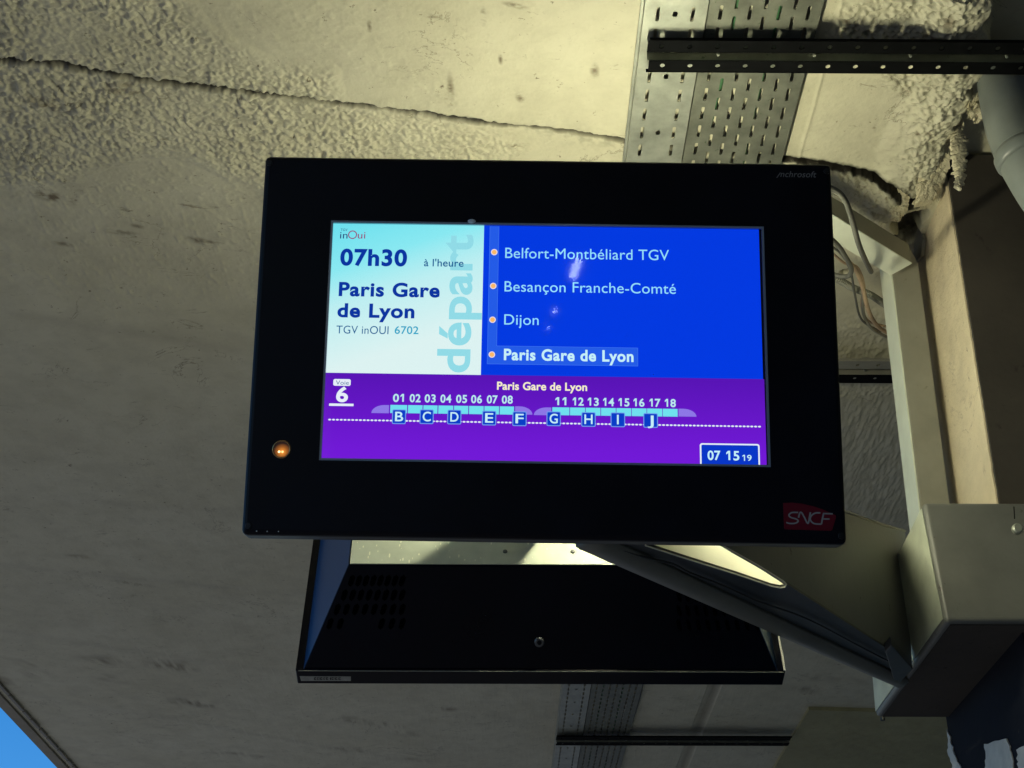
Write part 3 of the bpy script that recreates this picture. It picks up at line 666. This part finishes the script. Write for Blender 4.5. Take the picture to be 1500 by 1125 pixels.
# purple strip
def rrect(x0, y0, x1, y1, r, z, m, name, parent=scr, corners=(1,1,1,1)):
    pts = []
    for (cx, cy, a0, on) in ((x1-r,y0+r,-90,corners[0]),(x1-r,y1-r,0,corners[1]),(x0+r,y1-r,90,corners[2]),(x0+r,y0+r,180,corners[3])):
        if on:
            for k in range(6): a = math.radians(a0+18*k); pts.append((cx+r*math.cos(a), cy+r*math.sin(a)))
        else: pts.append({-90:(x1,y0),0:(x1,y1),90:(x0,y1),180:(x0,y0)}[a0])
    return obj(name, spoly(pts, z), m, parent)
x0, y0 = L2(488,565); x1, y1 = L2(514,555.5); rrect(x0, y0, x1, y1, .003, T1, G_WH, 'platform_tag'); text('Voie', 492, 563.5, 511, 6, G_TEAL, z=T2)
text('6', 492, 588, 509.5, 20.5, G_WH, z=T1, bold=.03)
x0, y0 = L2(482,594.5); x1, y1 = L2(518,591.5); obj('platform_underline', srect(x0, y0, x1, y1, T1), G_WH, scr)
text('Paris Gare de Lyon', 728, 570.5, 860, 11, G_CR, z=T1, bold=.025)
for us, ns, vb in (((583.5,608,630,653,676,698,721,743), ('01','02','03','04','05','06','07','08'), 589), ((821.5,847,869,891.5,914,936,959.5,982), ('11','12','13','14','15','16','17','18'), 594)):
    for k, (u, s_) in enumerate(zip(us, ns)):
        text(s_, u-8, vb+k*.35-.6, u+8, 11, G_NUM, z=T1, bold=.025)
def cells(ub, v0, v1, n0, n1):
    for k in range(len(ub)-1):
        x0, y0 = L2(ub[k]+.5, v1+k*.3); x1, y1 = L2(ub[k+1]-.5, v0+k*.3)
        obj('coach_cell', srect(x0, y0, x1, y1, T1), G_CELL, scr)
    for (ua, ue, left, dv) in ((n0, ub[0]-1, True, 0), (ub[-1]+1, n1, False, (len(ub)-2)*.3)):
        xa_, ya_ = L2(ua, v1+dv); xb_, yb_ = L2(ue, v0+dv); pts = []
        if left: pts = [(xb_, ya_), (xb_, yb_)] + [(xb_-(xb_-xa_)*(.25+.75*math.sin(math.radians(a))), ya_+(yb_-ya_)*math.cos(math.radians(a))*1.0) for a in range(0, 91, 10)]
        else: pts = [(xa_, yb_), (xa_, ya_)] + [(xa_+(xb_-xa_)*(.25+.75*math.sin(math.radians(a))), ya_+(yb_-ya_)*math.cos(math.radians(a))) for a in range(90, -1, -10)]
        obj('power_car', spoly(pts, T1), G_NOSE, scr)
cells([571,597,619.5,641.5,664.5,686.5,709,731.5,753.5], 593.5, 605, 544, 780)
cells([808.5,834.5,857.5,880,902.5,925,947.5,970.5,993], 597, 608, 782, 1020)
b = bmesh.new(); u = 483.0
while u < 1114:
    v = 614.7+(u-483)*(625-614.7)/630; x, y = L2(u, v); rx = .0027; ry = .0015
    b.faces.new([b.verts.new((x+rx*math.cos(a*math.pi/4), y+ry*math.sin(a*math.pi/4), T1)) for a in range(8)]); u += 5.62
obj('dotted_line', b, G_WH, scr)
for ch, u, v in (('B',584.5,610.5),('C',625,610.5),('D',665.5,611),('E',716.5,612.5),('F',761,613.5),('G',811,613.5),('H',862,614.5),('I',905,615),('J',953,616)):
    x0, y0 = L2(u-10.5, v+10.5); x1, y1 = L2(u+10.5, v-10.5)
    rrect(x0, y0, x1, y1, .0025, T2, G_LETE, 'marker_edge'); rrect(x0+.0014, y0+.0014, x1-.0014, y1-.0014, .0015, zl(2.5), G_LET, 'marker_square')
    wd = {'I': 1.3, 'J': 4.5}.get(ch, 6)
    text(ch, u-wd, v+6.5, u+wd, 13.5, G_TXB, z=T3, bold=.012)
x0, y0 = L2(1025.5,681); x1, y1 = L2(1112.5,650.5); y0 = SY0
rrect(x0, y0, x1, y1, .004, T1, G_WH, 'clock_edge', corners=(0,1,1,0)); rrect(x0+.0026, y0, x1-.0026, y1-.0026, .002, zl(1.5), glow('screen_clock_blue', (8,55,200)), 'clock_box', corners=(0,1,1,0))
text('07', 1036.5, 673.5, 1055.5, 13, G_TXB, z=T2, bold=.022); text('15', 1064, 674, 1083, 13, G_TXB, z=T2, bold=.022); text('19', 1087.5, 675, 1101, 8.5, G_TXB, z=T2, bold=.01)
LOCZ = 0.0
# protective pane
M_GL = bpy.data.materials.new('thin_glass'); M_GL.use_nodes = True; N = M_GL.node_tree.nodes; L = M_GL.node_tree.links
N.remove(N['Principled BSDF']); out = N['Material Output']; t_ = N.new('ShaderNodeBsdfTransparent'); g_ = N.new('ShaderNodeBsdfGlossy'); g_.inputs['Roughness'].default_value = .03
fr = N.new('ShaderNodeFresnel'); fr.inputs['IOR'].default_value = 1.3; mx = N.new('ShaderNodeMixShader'); L.new(fr.outputs[0], mx.inputs[0]); L.new(t_.outputs[0], mx.inputs[1]); L.new(g_.outputs[0], mx.inputs[2]); L.new(mx.outputs[0], out.inputs[0])
obj('glass_pane', srect(SX0+.0001, SY0+.0001, SX1-.0001, SY1-.0001, -.0022), M_GL, disp)
# glue blob at the top lip
x, y = loc(691, 324); b = bmesh.new(); bmesh.ops.create_uvsphere(b, u_segments=16, v_segments=8, radius=1)
for v in b.verts: v.co = Vector((x+v.co.x*.0075, y+v.co.y*.0042, -.001+v.co.z*.003))
obj('glue_blob', b, mat('dried_sealant', (.55,.65,.75), rough=.3), disp, smooth=True)
# status light
x, y = loc(412.5, 658); rr = .0150
b = bmesh.new(); n = 32; ringz = [(rr+.0008,.0002),(rr-.0004,.0012),(rr-.0014,.0009),(rr-.002,.0004)]
rg = [[b.verts.new((x+r_*math.cos(2*math.pi*k/n), y+r_*math.sin(2*math.pi*k/n), z_)) for k in range(n)] for r_, z_ in ringz]
for a_, c_ in zip(rg, rg[1:]):
    for k in range(n): b.faces.new((a_[k], a_[(k+1)%n], c_[(k+1)%n], c_[k]))
sl_ = obj('status_light', b, mat('brass_ring', (.35,.2,.08), rough=.25, metal=.8), disp, smooth=True)
M_AMB = bpy.data.materials.new('amber_lens'); M_AMB.use_nodes = True; N = M_AMB.node_tree.nodes; L = M_AMB.node_tree.links; p = N['Principled BSDF']; p.inputs['Base Color'].default_value = (.05,.015,.003,1); p.inputs['Roughness'].default_value = .15
tc = N.new('ShaderNodeTexCoord'); gr = N.new('ShaderNodeTexGradient'); gr.gradient_type = 'SPHERICAL'; mp = N.new('ShaderNodeMapping'); mp.inputs['Location'].default_value = (-.55*1.5,-.32*1.5,0); mp.inputs['Scale'].default_value = (1.5,1.5,0)
L.new(tc.outputs['Generated'], mp.inputs['Vector']); L.new(mp.outputs[0], gr.inputs['Vector']); r = N.new('ShaderNodeValToRGB'); L.new(gr.outputs['Fac'], r.inputs['Fac'])
cr = r.color_ramp; cr.elements[0].position = .15; cr.elements[0].color = (0.01,.003,.001,1); cr.elements[1].position = .85; cr.elements[1].color = (.75,.26,.03,1); cr.elements.new(.5).color = (.30,.09,.01,1)
L.new(r.outputs['Color'], p.inputs['Emission Color']); p.inputs['Emission Strength'].default_value = 1
b = bmesh.new(); b.faces.new([b.verts.new((x+(rr-.0021)*math.cos(2*math.pi*k/n), y+(rr-.0021)*math.sin(2*math.pi*k/n), .0005)) for k in range(n)]); obj('amber_lens', b, M_AMB, sl_)
for k, c_ in ((0,(3,2.0,.9)),(1,(3,1.1,.4))):
    b = bmesh.new(); bmesh.ops.create_uvsphere(b, u_segments=10, v_segments=6, radius=.0021)
    for v in b.verts: v.co += Vector((x-.0038+k*.0056, y-.0045, .0006))
    obj('led', b, mat('led_glow', (.1,.05,.01), emit=c_), sl_)
# screws
def screw(x, y, parent, z=.0):
    b = bm_tube([(x,y,z-.002),(x,y,z+.0012),(x,y,z+.0018)], [.0055,.0055,.0042], 14); bm_tube([(x,y,z+.0019),(x,y,z+.0021)], .0022, 6, bm=b)
    return obj('screw', b, mat('screw_steel', (.018,.02,.024), rough=.35, metal=.7), parent)
for (u, v) in ((395,239),(1211,251),(364,770),(1232.5,785)): screw(*loc(u, v), disp)
for (u, v) in ((376,778),(391.5,778.5),(408,778.5)):
    x, y = loc(u, v); b = bmesh.new(); bmesh.ops.create_icosphere(b, subdivisions=1, radius=.0012)
    for q in b.verts: q.co += Vector((x, y, .0004))
    obj('paint_chip', b, mat('bare_metal_chip', (.8,.8,.75), rough=.3), disp)
# maker's lettering
M_MK = mat('faded_grey_print', (.16,.16,.17), rough=.6)
text('nchrosoft', 1143, 259.2, 1196, 8.5, M_MK, parent=disp, z=.0004, shear=.25, bold=.008)
pt = [loc(1137,260.5), loc(1138.6,260.5), loc(1144,253), loc(1142.4,253)]
obj('lettering', spoly([(a, c) for a, c in pt], .0004), M_MK, disp)
# operator's logo: red plate with slanted joined letters
M_RED = mat('logo_red', (.12,.004,.015), rough=.35, spec=.3); M_LG = mat('logo_grey_white', (.27,.27,.28), rough=.4)
lp = []
for (u, v) in ((1147,737),(1160,736.5),(1175,738),(1190,741.5),(1205,746.5),(1218,752),(1224,755),(1224.5,758),(1219,776),(1217,777.5),(1150,775.5),(1148.5,774)): lp.append(loc(u, v))
lg = obj('logo_plate', bm_prism([(a, c, .0003) for a, c in lp][::-1], (0,0,.0006)), M_RED, disp)
def stroke(pts, wpx):
    b = bmesh.new(); P = [Vector((*loc(u, v), 0)) for u, v in pts]; P = spline(P, 6) if len(P) > 2 else P
    w_ = wpx*.00113/2; Lv, Rv = [], []
    for i, p_ in enumerate(P):
        t = (P[min(i+1,len(P)-1)]-P[max(i-1,0)]).normalized(); nn = Vector((-t.y, t.x, 0))
        Lv.append(b.verts.new(p_+nn*w_+Vector((0,0,.0013)))); Rv.append(b.verts.new(p_-nn*w_+Vector((0,0,.0013))))
    for i in range(len(P)-1): b.faces.new((Rv[i], Rv[i+1], Lv[i+1], Lv[i]))
    return b
for pts, wpx, nm in (([(1169,750.8),(1160,751),(1155.5,754.5),(1158,758),(1166,760.5),(1169,763.5),(1165,766.5),(1157,767),(1151.5,765.6)], 2.2, 'letter_s'),
                 ([(1169.5,758.5),(1171.5,751.5),(1174,751.2),(1178,758),(1182,765.8),(1184,766),(1185.5,758),(1187,750.5)], 2.3, 'letter_n'),
                 ([(1201.5,751.5),(1194,751.8),(1188,756),(1187,762),(1192,767),(1203,768)], 2.3, 'letter_c'),
                 ([(1203,768),(1204.5,760),(1206.3,752)], 2.4, 'letter_f'), ([(1205.5,752.4),(1219.5,752.8)], 2.2, 'letter_f'), ([(1204.5,760.3),(1215,760.5)], 2.0, 'letter_f')):
    bb = stroke(pts, wpx); bmesh.ops.recalc_face_normals(bb, faces=bb.faces[:]); obj(nm, bb, M_LG, lg)

# ------------------------------------------------------------------ rear display, back to back
ZR = CAMZ+1.0
rb = at(791.5, 1003, z=ZR); rw = (at(1147,1004,z=ZR)-at(436,1001,z=ZR)).length
ry = Vector((0, -ey.y, ey.z)).normalized(); rn = Vector((0, -en.y, en.z)).normalized()
ry = Vector((0, .297, .955)).normalized(); rn = Vector((0, .955, -.297)).normalized(); rx = ry.cross(rn)
rc = rb + ry*HH/2
rear = empty('departure_display', rc, Matrix((rx, ry, rn)).transposed())
tag(rear, 'rear dark display unit turned away, its sloping back seen below the lit screen', 'display screen')
hw2 = rw/2
obj('bezel', ring((-hw2,hw2,-hh,hh), (-.37,.37,-.2,.2), -BD, 0, .003), M_NAVYG, rear)
obj('screen', bm_box(-.369,.369,-.199,.199,-.03,-.012), mat('rear_screen_glass', (.003,.004,.006), rough=.1), rear)
# housing: sloped bottom with vents laid on flat, their inner dark put into the colour
a = .018; q = (.112, .14)
bc = [(-hw2+q[0],-hh+q[1],-.22),(hw2-q[0],-hh+q[1],-.22),(hw2-q[0],hh-q[1],-.22),(-hw2+q[0],hh-q[1],-.22),(-hw2+a,-hh+.005,-BD),(hw2-a,-hh+.005,-BD),(hw2-a,hh-a,-BD),(-hw2+a,hh-a,-BD)]
hs = obj('housing', bm_hexa(bc, .003), M_NAVYG, rear)
M_SIDE = mat('sky_reflection_blue', (.012, .050, .130), rough=.3, spec=.5)  # sky reflection on the sides put into a blue colour
for sg, ids in ((1, (2,1,5,6)), (-1, (0,3,7,4))):
    obj('side_panel', bm_prism([Vector(bc[k]) + Vector((sg*.0005,0,0)) for k in ids], Vector((sg*.0012,0,0))), M_SIDE, hs)
M_BACK = mat('back_plate_pale_grey', (.48,.52,.42), rough=.38, metal=.1, noise=(16,.15,(.25,.25,.18),.66), bump=(90,.15,.002))
bp = obj('back_plate', bm_box(-hw2+q[0]+.002, hw2-q[0]-.002, -hh+q[1]+.002, hh-q[1]-.002, -.2225, -.2205), M_BACK, rear)
rr_ = random.Random(4)
b = bmesh.new()
for k in range(120):
    xx = rr_.uniform(-hw2+q[0]+.01, hw2-q[0]-.01); xx = xx if rr_.random() < .5 else rr_.uniform(.15, hw2-q[0]-.01); yy = -hh+q[1]+rr_.uniform(.006,.16); rr2 = rr_.uniform(.0006,.0018); ln = rr_.uniform(1,4)
    b.faces.new([b.verts.new((xx+rr2*math.cos(t*math.pi/4), yy+rr2*ln*math.sin(t*math.pi/4), -.2229)) for t in range(8)][::-1])
tag(obj('water_streak', b, mat('limescale_marks', (.8,.8,.62), rough=.25), bp), kind='stuff')
# sloped bottom face frame
p0 = Vector(bc[4]); p1 = Vector(bc[5]); p2 = Vector(bc[1]); p3 = Vector(bc[0])       # bezel side -> back side ; x: + is photo-left
RM = ROOTM[rear.name]; RMi = RM.inverted()
fn = (p1-p0).cross(p3-p0).normalized()
if fn.y > 0: fn = -fn
wp = RM @ p0; wnn = RM.to_3x3() @ fn
def onb(u, v, off=.0):
    return RMi @ onplane(u, v, wp+wnn*off, wnn)
for row in range(4):
    for k in range(8):
        u = 515+k*10.5 - row*5 if k < 7 else 586; v = 851+row*21
        if row == 3 and k < 1: u = 482
        u = 514+k*10.6-row*(7-k)*1.5; 
        if row == 3 and 1 < k < 5: continue
        pts = [(u+4.5-1,v-9),(u+6.5,v-5),(u+3,v+5),(u-1,v+8.5),(u-4.5,v+5),(u-1.5,v-6)]
        obj('vent_slot', bm_prism([onb(*p_, .0004) for p_ in pts], fn*-.0002), M_SLOT, hs)
for row in range(4):
    for k in range(9):
        u = 996+k*10.6+row*k*1.2; v = 853+row*21
        if u > 1110: continue
        pts = [(u-3.5,v-9),(u+.5,v-6),(u+3,v+5),(u+1,v+8.5),(u-3,v+5),(u-5.5,v-6)]
        obj('vent_slot', bm_prism([onb(*p_, .0004) for p_ in pts], fn*-.0002), M_SLOT, hs)
kp = onb(790, 940); M_KEY = mat('lock_steel', (.10,.105,.11), rough=.4, metal=.6)
lk = obj('lock', bm_tube([kp-fn*.001, kp+fn*.006, kp+fn*.008], [.0105,.0105,.0085], 20), M_KEY, rear)
obj('keyhole', bm_tube([kp+fn*.0083, kp+fn*.0088], [.005,.005], 12), M_NAVY, lk)
# rivets on the pale back plate
for xx in (.07, -.075):
    pz = RMi @ onplane(740 if xx > 0 else 839, 808, RM @ Vector((0,0,-.2225)), RM.to_3x3() @ Vector((0,0,-1)))
    screw_o = obj('rivet', bm_tube([(pz.x,pz.y,-.2226),(pz.x,pz.y,-.2245),(pz.x,pz.y,-.225)], [.005,.0045,.003], 12), mat('rivet_dark', (.08,.09,.08), rough=.4), bp)
# sticker on the bezel's under edge
bo = Vector((0, -hh, -BD/2)); wpo = RM @ bo; bn = RM.to_3x3() @ Vector((0,-1,0))
def onrim(u, v, off=.0004): return RMi @ onplane(u, v, wpo+bn*off, bn)
st = obj('sticker', bm_prism([onrim(439,990.5),(onrim(514,991)),onrim(514,997.5),onrim(441,997.5)], Vector((0,.0003,0))), mat('aluminium_sticker', (.30,.31,.28), rough=.5, noise=(60,.3)), rear)
b = bmesh.new(); uu = 460
for gw in (3,2,4,2,3,0,5,4,3):
    if gw:
        for (a0, a1, v0_, v1_) in ((0,gw*.35,992.3,996),(gw*.5,gw,992.3,993.6),(gw*.5,gw,994.8,996)):
            b.faces.new([b.verts.new(onrim(uu+s_, t_, .0012)) for s_, t_ in ((a0,v0_),(a1,v0_),(a1,v1_),(a0,v1_))])
    uu += gw+1.6
obj('worn_print', b, M_NAVY, st)
obj('light_edge', bm_box(-hw2-.001,-hw2+.003,-hh+.004,hh-.004,-BD-.003,-BD+.001), mat('pale_edge_paint', (.6,.62,.55), rough=.4), rear)  # pale strip along one side of the bezel
obj('edge_line', bm_box(-hw2+.004,hw2-.006,-hh-.0006,-hh+.0004,-BD-.0015,-BD-.0003), mat('pale_edge_paint_thin', (.30,.30,.24), rough=.4), rear)  # thinner, duller strip along the bezel's lower edge

# ------------------------------------------------------------------ bracket
br = empty('wall_bracket', (1.2, 1.8, CAMZ+.97)); tag(br, 'grey painted steel bracket with boxed clamp and slanting arm carrying both displays', 'bracket')
XBX = .98
A0 = at(1385.5, 911, x=XBX); ZBX = A0.z
B0 = at(1288, 1051, z=ZBX); A1 = at(1352, 735, x=XBX)
yb_, yk = A0.y, B0.y
topb = Vector((XBX, A1.y, A1.z)); XR = 1.65
back_top = Vector((XBX, B0.y-.05, A1.z-.03))
bxm = bm_prism([Vector((XBX, A0.y, ZBX)), topb, back_top, Vector((XBX, B0.y, ZBX))], (XR-XBX,0,0), .011, 4)
obj('clamp_box', bxm, M_BRK, br, local=False, smooth=False)
obj('lit_side_plate', bm_prism([Vector((XBX-.001, A0.y+.012, ZBX+.012)), Vector((XBX-.001, A1.y+.012, A1.z-.012)), Vector((XBX-.001, back_top.y-.01, back_top.z-.012)), Vector((XBX-.001, B0.y-.012, ZBX+.012))], (-.0012,0,0)), mat('lamplit_side_tone', (.52,.56,.45), rough=.45, noise=(14,.22,(.2,.2,.15),.64), bump=(60,.25,.002)), br, local=False)  # added sheet, lamplight on the left face put into its pale colour
obj('bottom_shade_sheet', bm_box(XBX+.013, XR-.02, A0.y+.013, B0.y-.013, ZBX-.0022, ZBX-.001), M_SHADE, br, local=False)  # added dark sheet standing for the shade under the box
# rim bolt + slot at the right of the box front
nf = Vector((0, -(A1.z-A0.z), A1.y-A0.y)).normalized()
nf = Vector((0,-abs(nf.y), -abs(nf.z)))
pb_ = onplane(1489, 776, A0, nf)
obj('bolt', bm_tube([pb_, pb_+nf*.010, pb_+nf*.013], [.012,.012,.009], 16), M_GALV, br, local=False)
pq = [onplane(u, v, A0+nf*.0006, nf) for u, v in ((1484.5,742),(1486,742),(1487,760),(1485.5,760))]
obj('slot', bm_prism(pq, nf*-.0004), M_SLOT, br, local=False)
ps = onplane(1290.5, 1052, Vector((XBX,0,0)), Vector((1,0,0)))
obj('bolt', bm_tube([ps+Vector((.004,0,-.006)), ps+Vector((.004,0,.002))], [.006,.006], 10), M_BRKD, br, local=False)
# arm: a folded plate seen from below, its front edge and its rolled rear edge measured
E0 = at(853, 797, y=2.22); E1 = at(1311, 999, x=XBX-.012); F1 = at(1336, 974, x=XBX-.012)
un = (E1-E0).cross(F1-E0).normalized(); un = -un if un.z > 0 else un            # underside normal, downwards
def onu(u, v, off=0): return onplane(u, v, E0+un*off, un)
th = -un*.005
hole = [onu(900,782), onu(945,798), onu(1010,819), onu(1080,841), onu(1130,858), onu(1143,860.5), onu(1150,859), onu(1152,855), onu(1147,850), onu(1110,827), onu(1058,798), onu(1010,770)]
e_far = E0 + (E0-E1)*.015
b = bmesh.new()
rim_lo = [e_far, E0, E0.lerp(E1,.25), E0.lerp(E1,.5), E1, F1]                      # rear edge, then front end
# web split into a lower band (behind the cut-out) and an upper band (in front of it)
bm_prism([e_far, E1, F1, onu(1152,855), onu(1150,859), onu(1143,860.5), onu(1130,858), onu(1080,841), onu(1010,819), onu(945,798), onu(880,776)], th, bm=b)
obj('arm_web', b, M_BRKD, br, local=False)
# bright inner plate standing on the rear edge of the arm, glimpsed through the cut-out
ad_ = (E1-E0); ad_.z = 0; ad_.normalize(); wn_ = Vector((ad_.y, -ad_.x, 0)); wn_ = -wn_ if wn_.y > 0 else wn_
zup = Vector((0,0,1)); q0 = onu(925,797,-.006); q1 = onu(1160,866,-.006)
obj('inner_plate', bm_prism([q0, q1, q1+zup*.04-wn_*.035, q1.lerp(q0,.3)+zup*.12-wn_*.10, q0+zup*.12-wn_*.10], -wn_*.004), M_CREAMP, br, local=False)
obj('cutout_rim', bm_tube([p_+un*.001 for p_ in hole[1:11]], .0014, 6), M_CREAMP, br, local=False)
# gusset: vertical plate standing on the front edge of the arm, running to the box
gn = Vector(((F1-onu(1058,798)).y, -(F1-onu(1058,798)).x, 0)).normalized(); gn = -gn if gn.y > 0 else gn
def ong(u, v, off=0): return onplane(u, v, F1+gn*off, gn)
obj('gusset_plate', bm_prism([ong(1030,780), ong(1058,798), ong(1110,828), ong(1150,853.5), F1, ong(1325.5,778), ong(1290,767.5), ong(1240,750), ong(1180,733), ong(1080,720), ong(1030,740)], -gn*.005), M_BRK, br, local=False)
obj('gusset_rim', bm_tube([ong(1180,733), ong(1240,750,.0), ong(1290,767.5,.0), ong(1325.5,778,.0)], .003, 6), M_FRAME, br, local=False)
# rolled rear flange of the arm
n_ = 30; rows = []; ed = (E1-E0).normalized(); inw = un.cross(ed); inw = inw if inw.dot(F1-E1) > 0 else -inw
for i in range(n_+1):
    t = i/n_; p_ = e_far.lerp(E1, t); wv = (math.sin(t*40)+math.sin(t*67+1))*.0006; wd = .050-.012*t
    rows.append([p_, p_+un*.010, p_+un*.016+inw*.006, p_+un*.014+inw*wd*.55, p_+un*.006+inw*(wd+wv), p_+inw*(wd+.003+wv), p_-un*.001+inw*wd*.5])
b = bmesh.new(); vv = [[b.verts.new(p_) for p_ in r_] for r_ in rows]; m_ = len(rows[0])
for i in range(n_):
    for k in range(m_): b.faces.new((vv[i][k], vv[i+1][k], vv[i+1][(k+1)%m_], vv[i][(k+1)%m_]))
b.faces.new(vv[0]); b.faces.new(vv[-1][::-1]); bmesh.ops.recalc_face_normals(b, faces=b.faces[:])
obj('arm_flange', b, mat('flange_grey', (.16,.165,.14), rough=.45, metal=0, noise=(14,.2), bump=(50,.15,.003)), br, local=False, smooth=True)
obj('weld_seam', bm_tube(spline([onu(u, v+random.uniform(-1,1), .006) for u, v in ((885,795),(940,815),(985,826),(1010,838),(1060,858),(1110,880),(1180,905),(1260,948),(1300,968))], 4), .0022, 8), M_BRKD, br, local=False, smooth=True)
obj('end_plate', bm_prism([onu(1297,955,.012), onu(1306,945,.012), F1+un*.01, E1+un*.012], -un*.02, .0015), M_BRKD, br, local=False)
# spine tube joining both housings
fbk = DM @ Vector((.02, .0, -.222)); rbk = RM @ Vector((-.02, .0, -.2235))
obj('spine_tube', bm_beam(fbk, Vector((fbk.x, rbk.y, rbk.z)), (.04,0,0), (0,0,.03), .004), M_BRK, br, local=False)
obj('arm_head', bm_beam(Vector((fbk.x, 2.40, fbk.z-.0)), E0.lerp(E1,.06)+Vector((-.02,0,.05)), (0,.02,0), (0,0,.015), .003), M_BRK, br, local=False)
# leaning frame beside the screen: post and rail of square tube
XF = 1.135
f0 = at(1345, 385, x=XF); f1 = at(1391, 735, x=XF)
lean = (f1-f0).normalized(); fwn = Vector((1,0,0)).cross(lean); fwn = -fwn if fwn.y > 0 else fwn    # front normal
def onf(u, v, off=0): return onplane(u, v, f0+fwn*off, fwn)
pl_, pr_ = onf(1303,368), onf(1347,737)
fr_ = empty('support_frame', f1); tag(fr_, 'light grey square tube frame leaning between the lit screen and the pillar', 'frame')
depth = -fwn*.10
obj('post', bm_prism([pl_, onf(1330,356), f0, f1+lean*.12, pr_+lean*.12], depth, .003), M_FRAME, fr_, local=False)
obj('lit_lip', bm_prism([pl_, pr_+lean*.12, pr_+lean*.12+depth, pl_+depth], Vector((-.003,0,0))), M_WHT, fr_, local=False)  # bright strip carrying the lamplight on the post's left side
zr_ = f0.z+.0; r0 = at(1331, 357, z=zr_); r1 = at(1221, 288.5, z=zr_); rd = (r1-r0); r1 = r0+rd*1.25; rs = Vector((rd.y, -rd.x, 0)).normalized(); rs = rs if rs.y > 0 else -rs
dz_ = Vector((0,0,-.062))
obj('rail', bm_hexa([r0+dz_, r1+dz_, r1+rs*.07+dz_, r0+rs*.07+dz_, r0, r1, r1+rs*.07, r0+rs*.07], .003), M_FRAME, fr_, local=False)
obj('lit_lip', bm_prism([r0+dz_, r1+dz_, r1+rs*.07+dz_, r0+rs*.07+dz_], Vector((0,0,-.003))), M_WHT, fr_, local=False)

# ------------------------------------------------------------------ cables and conduit behind the frame
def cable(name, pts, r, m, label, cat='cable', n=12):
    o = obj(name, bm_tube(spline([at(u, v, z=CAMZ+z+.48) for u, v, z in pts], 8), r, n), m, smooth=True); return tag(o, label, cat)
cable('power_cable', [(1180,268,1.50),(1218,276,1.5),(1237,292,1.5),(1249,325,1.51),(1258,358,1.53),(1268,382,1.58),(1276,398,1.66)], .0066, M_RUB, 'thick grey cable looping over the frame beside the screen corner')
cable('power_cable', [(1200,335,1.62),(1226,358,1.63),(1238,375,1.63),(1247,393,1.64),(1243,404,1.65),(1228,404,1.66),(1205,396,1.68)], .0062, M_RUB, 'grey cable curling back behind the screen edge under the rail')
cable('power_cable', [(1240,380,1.70),(1253,395,1.72),(1262,415,1.73),(1268,440,1.72),(1275,462,1.72),(1288,480,1.74),(1310,492,1.78)], .0062, M_PINK, 'pinkish beige cable hanging in a loop inside the frame')
cable('power_cable', [(1246,385,1.74),(1258,405,1.75),(1264,430,1.76),(1265,460,1.76),(1278,482,1.76),(1300,494,1.8)], .0045, M_COND, 'thin olive cable running along the pinkish one')
cable('power_cable', [(1205,352,1.70),(1232,372,1.71),(1246,398,1.72),(1252,430,1.74),(1262,468,1.75),(1290,486,1.78)], .0032, M_RUB, 'thinnest dark wire sagging beside the pinkish cable')
cable('power_cable', [(1210,362,1.72),(1236,385,1.73),(1256,392,1.74),(1266,420,1.76),(1262,445,1.77),(1272,470,1.78),(1306,480,1.8)], .0036, M_PINK, 'thin beige wire kinked above the ribbed conduit')
pts = spline([at(u, v, z=CAMZ+2.24) for u, v in ((1195,398),(1228,410),(1250,422),(1275,432),(1296,446),(1320,462))], 40)
rad = [.0105 if (i//2) % 2 else .0085 for i in range(len(pts))]
tag(obj('flexible_conduit', bm_tube(pts, rad, 12), M_COND), 'ribbed grey conduit crossing behind the hanging cables', 'conduit')

# ------------------------------------------------------------------ strip lamp between the two displays
LX, LY, LZ = .30, 2.52, CAMZ+1.62
lam = empty('strip_lamp', (LX, LY, LZ), Matrix.Rotation(math.pi/2, 3, 'Z')); tag(lam, 'lit fluorescent strip lamp hidden between the two displays', 'lamp')
obj('lamp_tray', bm_box(-.22,.22,-.010,.010,-.070,-.055, .003), M_FRAME, lam)
for sx_ in (-.205, .205): obj('lamp_holder', bm_box(sx_-.008, sx_+.008, -.010, .010, -.055, .014, .002), M_FRAME, lam)
obj('lamp_stem', bm_box(-.20,-.18,-.01,.01, -.34,-.070), M_FRAME, lam)
obj('tube', bm_tube([(-.20,0,0),(.20,0,0)], .013, 16), mat('lit_fluorescent_tube', (.9,.9,.9), emit=(1.0,.96,.66), estr=250), lam, smooth=True)

# ------------------------------------------------------------------ platform lamps far behind the camera, mirrored faintly in the screen glass
def mirror(u, v, y):
    p_ = onplane(u, v, Ctr-en*.0022, en); d = (p_-CO).normalized(); r_ = d - en*2*d.dot(en); return p_ + r_*((y-p_.y)/r_.y)
for (ua, va, ub, vb, k, r_, st_, lb) in ((848,380,838,408,-6.0,.026,17,'lit hanging lamp behind the camera, largest of the three mirrored in the screen'),
                          (815,452,810,459,-7.5,.011,16,'lit hanging lamp behind the camera, middle one mirrored in the screen'),
                          (804,478,800,482,-9.0,.009,14,'lit hanging lamp behind the camera, smallest of the three mirrored in the screen')):
    a_ = mirror(ua, va, k); b_ = mirror(ub, vb, k); print('mirror lamp', a_, b_)
    pl = empty('platform_lamp', (a_+b_)/2); tag(pl, lb, 'lamp')
    obj('tube', bm_tube([a_, b_], r_, 12), mat('platform_tube_glow', (.9,.9,.9), emit=(.8,.95,1.0), estr=st_*2), pl, local=False)
    up_ = (b_-a_).normalized().cross(Vector((0,1,0))).normalized(); 
    obj('lamp_back', bm_beam(a_+Vector((0,-.03,0)), b_+Vector((0,-.03,0)), up_*(r_*1.6), Vector((0,.008,0))), M_FRAME, pl, local=False)
